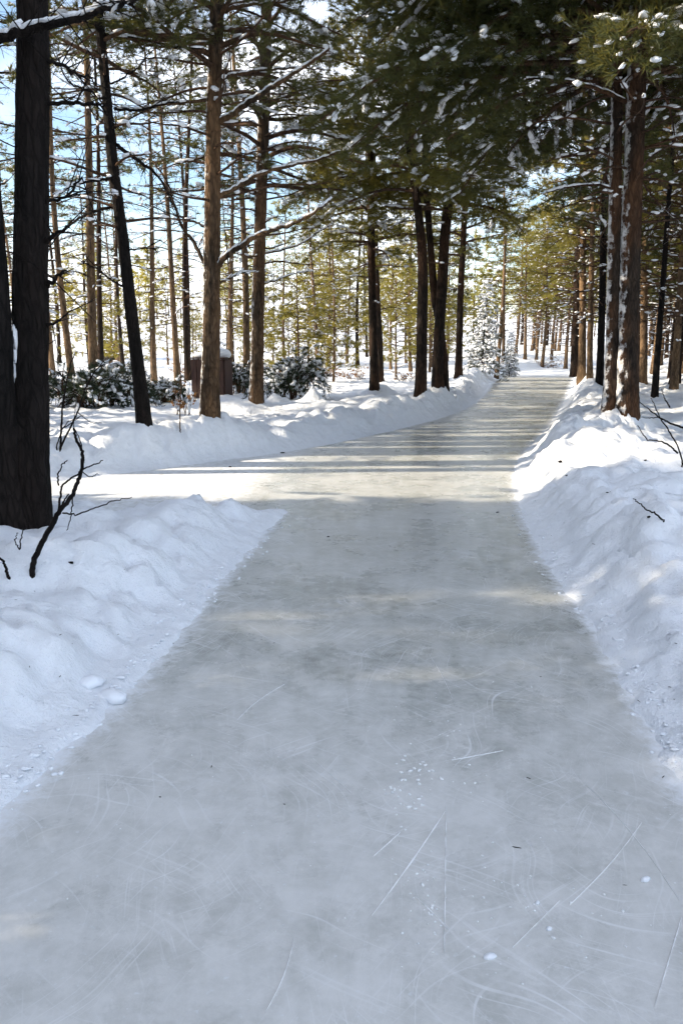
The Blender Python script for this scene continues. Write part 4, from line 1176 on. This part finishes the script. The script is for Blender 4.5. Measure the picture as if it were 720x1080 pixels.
DS = seat(33, 612)[1] + 0.02
twig_shrub('dark bare sapling leaning out of the snow in front of the big double stem',
           [([(33, 610), (36, 590), (46, 570), (56, 552), (62, 540), (70, 531), (77, 522), (82, 508), (87, 495), (87, 476), (80, 462), (78, 452)], 0.018, True), ([(58, 548), (62, 540), (68, 528), (73, 521)], 0.007, False),
            ([(62, 541), (64, 520), (66, 512), (76, 504), (88, 495), (100, 490), (108, 486)], 0.006, False), ([(62, 512), (61, 500), (66, 490), (71, 486)], 0.004, False),
            ([(66, 541), (80, 543), (100, 536), (120, 528), (140, 524)], 0.004, False), ([(77, 522), (76, 540), (71, 560)], 0.0035, False), ([(86, 497), (95, 503), (104, 500)], 0.0025, False)], DS, 81)
twig_shrub('thin stalk poking out of the snow under the big double stem', [([(19, 612), (19, 590), (22, 572), (25, 556)], 0.006, True), ([(21, 580), (16, 570), (19, 562)], 0.003, False)], DS + 0.1, 82)
twig_shrub('short dark bent stick at the left picture edge', [([(10, 614), (8, 604), (4, 592), (0, 588), (-8, 590)], 0.011, True)], DS - 0.1, 83)
DT = seat(66, 474)[1]
twig_shrub('bare twiggy shrub on the far side of the side path by the big double stem',
           [([(64, 474), (65, 450), (66, 430), (70, 405), (74, 385), (80, 372)], 0.016, True), ([(64, 472), (75, 450), (82, 435), (90, 410), (100, 392), (112, 378)], 0.014, True), ([(60, 470), (66, 452), (72, 445), (88, 438)], 0.008, True),
            ([(66, 452), (76, 446), (84, 440)], 0.007, False), ([(70, 405), (62, 390), (60, 376)], 0.008, False), ([(82, 435), (96, 446), (108, 446)], 0.005, False), ([(88, 478), (84, 462), (78, 450), (79, 432)], 0.008, True),
            ([(66, 430), (84, 412), (98, 408)], 0.007, False), ([(90, 410), (96, 398), (95, 384)], 0.006, False)], DT, 84)
DR = seat(712, 492)[1]
twig_shrub('bare crossing twigs over the right snowbank beside the thick frosted pine',
           [([(722, 452), (706, 446), (694, 440), (684, 432), (674, 424)], 0.010, False), ([(719, 486), (714, 470), (702, 450), (696, 442), (690, 428), (686, 420)], 0.009, True), ([(714, 478), (706, 470), (696, 465), (682, 464), (676, 456), (672, 448)], 0.009, False),
            ([(706, 430), (700, 420), (697, 410)], 0.007, False), ([(694, 440), (684, 441), (676, 440)], 0.004, False)], DR, 85)
DQ = seat(700, 548)[1]
twig_shrub('thin twig lying on the shaded right bank below the crossing twigs', [([(699, 549), (690, 541), (682, 538), (674, 531), (668, 526)], 0.006, True)], DQ, 86)
DV = seat(183, 449)[1]
twig_shrub('slim bare sapling between the leaning pine and the stout pine', [([(190, 452), (190, 430), (191, 405), (190, 385), (192, 362)], 0.010, True), ([(190, 425), (184, 412), (182, 402)], 0.005, False), ([(191, 410), (198, 400), (202, 390)], 0.005, False)], DV, 87, M_TWIG)

# ------------------------------------------------------------------ marks, crumbs and chunks on the ice
M_FROST = snow_material('shaved_ice', (0.86, 0.875, 0.89), 90, 30, 0.3)
rs = np.random.default_rng(33)
def scratch(p, q, w, bend=0.0):
    a, b = gp(*p), gp(*q)
    n = 26; t = np.linspace(0, 1, n)[:, None]
    side = np.array([-(b - a)[1], (b - a)[0]]); side = side / np.linalg.norm(side)
    c = a + (b - a) * t + side * bend * np.sin(t * PI)
    hw = w * (0.25 + 0.75 * np.sin(t * PI) ** 0.6) * rs.choice([0.05, 0.5, 0.8, 1.1], (n, 1)) * 0.42
    z = np.full((n, 1), 0.0022)
    V = np.r_[np.c_[c - side * hw, z * 0.2], np.c_[c, z + 0.001], np.c_[c + side * hw, z * 0.2]]
    i = np.arange(n - 1)
    F = np.r_[np.c_[i, i + 1, n + i], np.c_[i + 1, n + i + 1, n + i], np.c_[n + i, n + i + 1, 2 * n + i], np.c_[n + i + 1, 2 * n + i + 1, 2 * n + i]]
    G = Geo(); G.add(V, F, 0)
    link('skate_scratch', G.mesh('skate_scratch', [M_FROST]), ice)
for p, q, w, bd in [((469, 856), (392, 966), 0.007, 0.004), ((470, 850), (468, 1005), 0.006, 0.0), ((438, 946), (474, 982), 0.006, 0.003), ((422, 878), (394, 903), 0.005, 0), ((676, 868), (600, 955), 0.004, 0.01),
                    ((718, 968), (690, 1062), 0.005, 0.0), ((476, 802), (530, 792), 0.006, 0.0), ((330, 800), (370, 836), 0.003, 0), ((310, 990), (280, 1068), 0.004, 0.01), ((620, 830), (716, 950), 0.003, 0.02),
                    ((452, 690), (480, 745), 0.004, 0.01), ((250, 760), (300, 722), 0.003, 0.02), ((540, 1000), (590, 950), 0.002, 0.0)]:
    scratch(p, q, w, bd)
# crumbs of shaved ice
G = Geo()
def crumbs(px, py, sx, sy, n, lo, hi, mt=0):
    for i in range(n):
        c = gp(px + rs.normal(0, sx), py + rs.normal(0, sy)); r = rs.uniform(lo, hi)
        blobs(G, np.array([[c[0], c[1], r * 0.25 + (max(0.0, float(ground_z(c[:1], c[1:])[0])) if mt else 0)]]), np.array([[math.cos(i), math.sin(i), 0]]), [r * rs.uniform(0.8, 1.8)], [r], [r * 0.5], rs, mt)
crumbs(438, 812, 12, 9, 22, 0.003, 0.008); crumbs(428, 842, 12, 12, 26, 0.003, 0.009); crumbs(470, 770, 40, 40, 30, 0.002, 0.005); crumbs(560, 960, 60, 40, 40, 0.002, 0.005)
crumbs(455, 950, 14, 30, 26, 0.002, 0.005); crumbs(330, 880, 150, 110, 70, 0.0015, 0.0035)
for t in np.linspace(0, 1, 60):                                 # loose grains along both edges
    px, py = 0 + 290 * t, 838 - 297 * t
    crumbs(px + 6, py + 6, 9, 9, 3, 0.004, 0.014, 1)
for t in np.linspace(0, 1, 50):
    px, py = np.interp(t, [0, 0.4, 0.7, 1], [716, 640, 586, 553]), np.interp(t, [0, 0.4, 0.7, 1], [795, 663, 590, 527])
    crumbs(px - 2, py + 3, 9, 7, 3, 0.004, 0.014, 1)
tag(link('ice_crumbs', G.mesh('ice_crumbs', [M_FROST, M_SNOW_PAD])), 'scattered crumbs of shaved ice and snow on the path', 'ice crumbs', kind='stuff')

def chunk(px, py, a, b, h, label, rot=0.0, seed=1):
    rng = np.random.default_rng(seed)
    p = seat(px, py); z = max(p[2], 0.0)
    G = Geo()
    blobs(G, np.array([[0, 0, h * 0.35], [a * 0.4, b * 0.3, h * 0.3], [-a * 0.5, -b * 0.2, h * 0.2]]), np.array([[math.cos(rot), math.sin(rot), 0]] * 3), [a, a * 0.6, a * 0.5], [b, b * 0.7, b * 0.6], [h, h * 0.7, h * 0.6], rng, 0, ICO2, 0.14)
    tag(link('snow_chunk', G.mesh('snow_chunk', [M_SNOW_PAD]), None, (p[0], p[1], z)), label, 'snow chunk', 'loose snow chunks on the ice')
chunk(515, 1037, 0.018, 0.011, 0.008, 'flat white snow chip near the bottom edge of the picture', 0.2, 1)
chunk(678, 953, 0.018, 0.010, 0.008, 'white snow chip on the ice at lower right', 0.5, 2)
chunk(577, 1007, 0.009, 0.007, 0.006, 'tiny snow chip up right of the flat white chip', 0.5, 3)
chunk(565, 978, 0.008, 0.006, 0.005, 'tiny snow chip highest of the small ones at lower right', 0.9, 4)
chunk(118, 738, 0.075, 0.045, 0.035, 'broken snow clod fallen from the left bank onto the ice', -0.5, 5)
chunk(96, 722, 0.06, 0.05, 0.03, 'small snow clod just behind the broken clod on the left bank', 0.5, 6)

# bits of bark and needles
G = Geo()
for px, py, r in [(346, 576, 0.012), (524, 549, 0.016), (590, 488, 0.03), (680, 486, 0.02), (684, 546, 0.016), (216, 591, 0.008), (75, 594, 0.018), (243, 499, 0.02), (298, 480, 0.03), (597, 502, 0.015), (170, 862, 0.004), (300, 870, 0.004), (640, 520, 0.01), (660, 500, 0.012)]:
    p = seat(px, py)
    blobs(G, np.array([[p[0], p[1], max(0, p[2]) + r * 0.2]]), np.array([[1.0, rs.uniform(-1, 1), 0]]), [r * 1.3], [r * 0.6], [r * 0.5], rs, 0)
for i in range(240):                                                # needles, scales and bark crumbs blown onto the banks
    px, py = rs.uniform(-20, 740), 470 + 420 * rs.uniform() ** 1.5
    c = gp(px, py, 0.15)
    if not 2 < c[1] < 14: continue
    z = float(ground_z(c[:1], c[1:])[0])
    if z < 0 and rs.uniform() < 0.92: continue
    r = rs.uniform(0.0015, 0.004)
    ang = rs.uniform(0, 6.28)
    blobs(G, np.array([[c[0], c[1], max(0, z) + 0.001]]), np.array([[math.cos(ang), math.sin(ang), 0]]), [r * rs.uniform(1.5, 5)], [r * 0.5], [r * 0.4], rs, 0)
tag(link('forest_litter', G.mesh('forest_litter', [M_BARK_DARK])), 'dark bits of bark dropped on snow and ice', 'litter', kind='stuff')
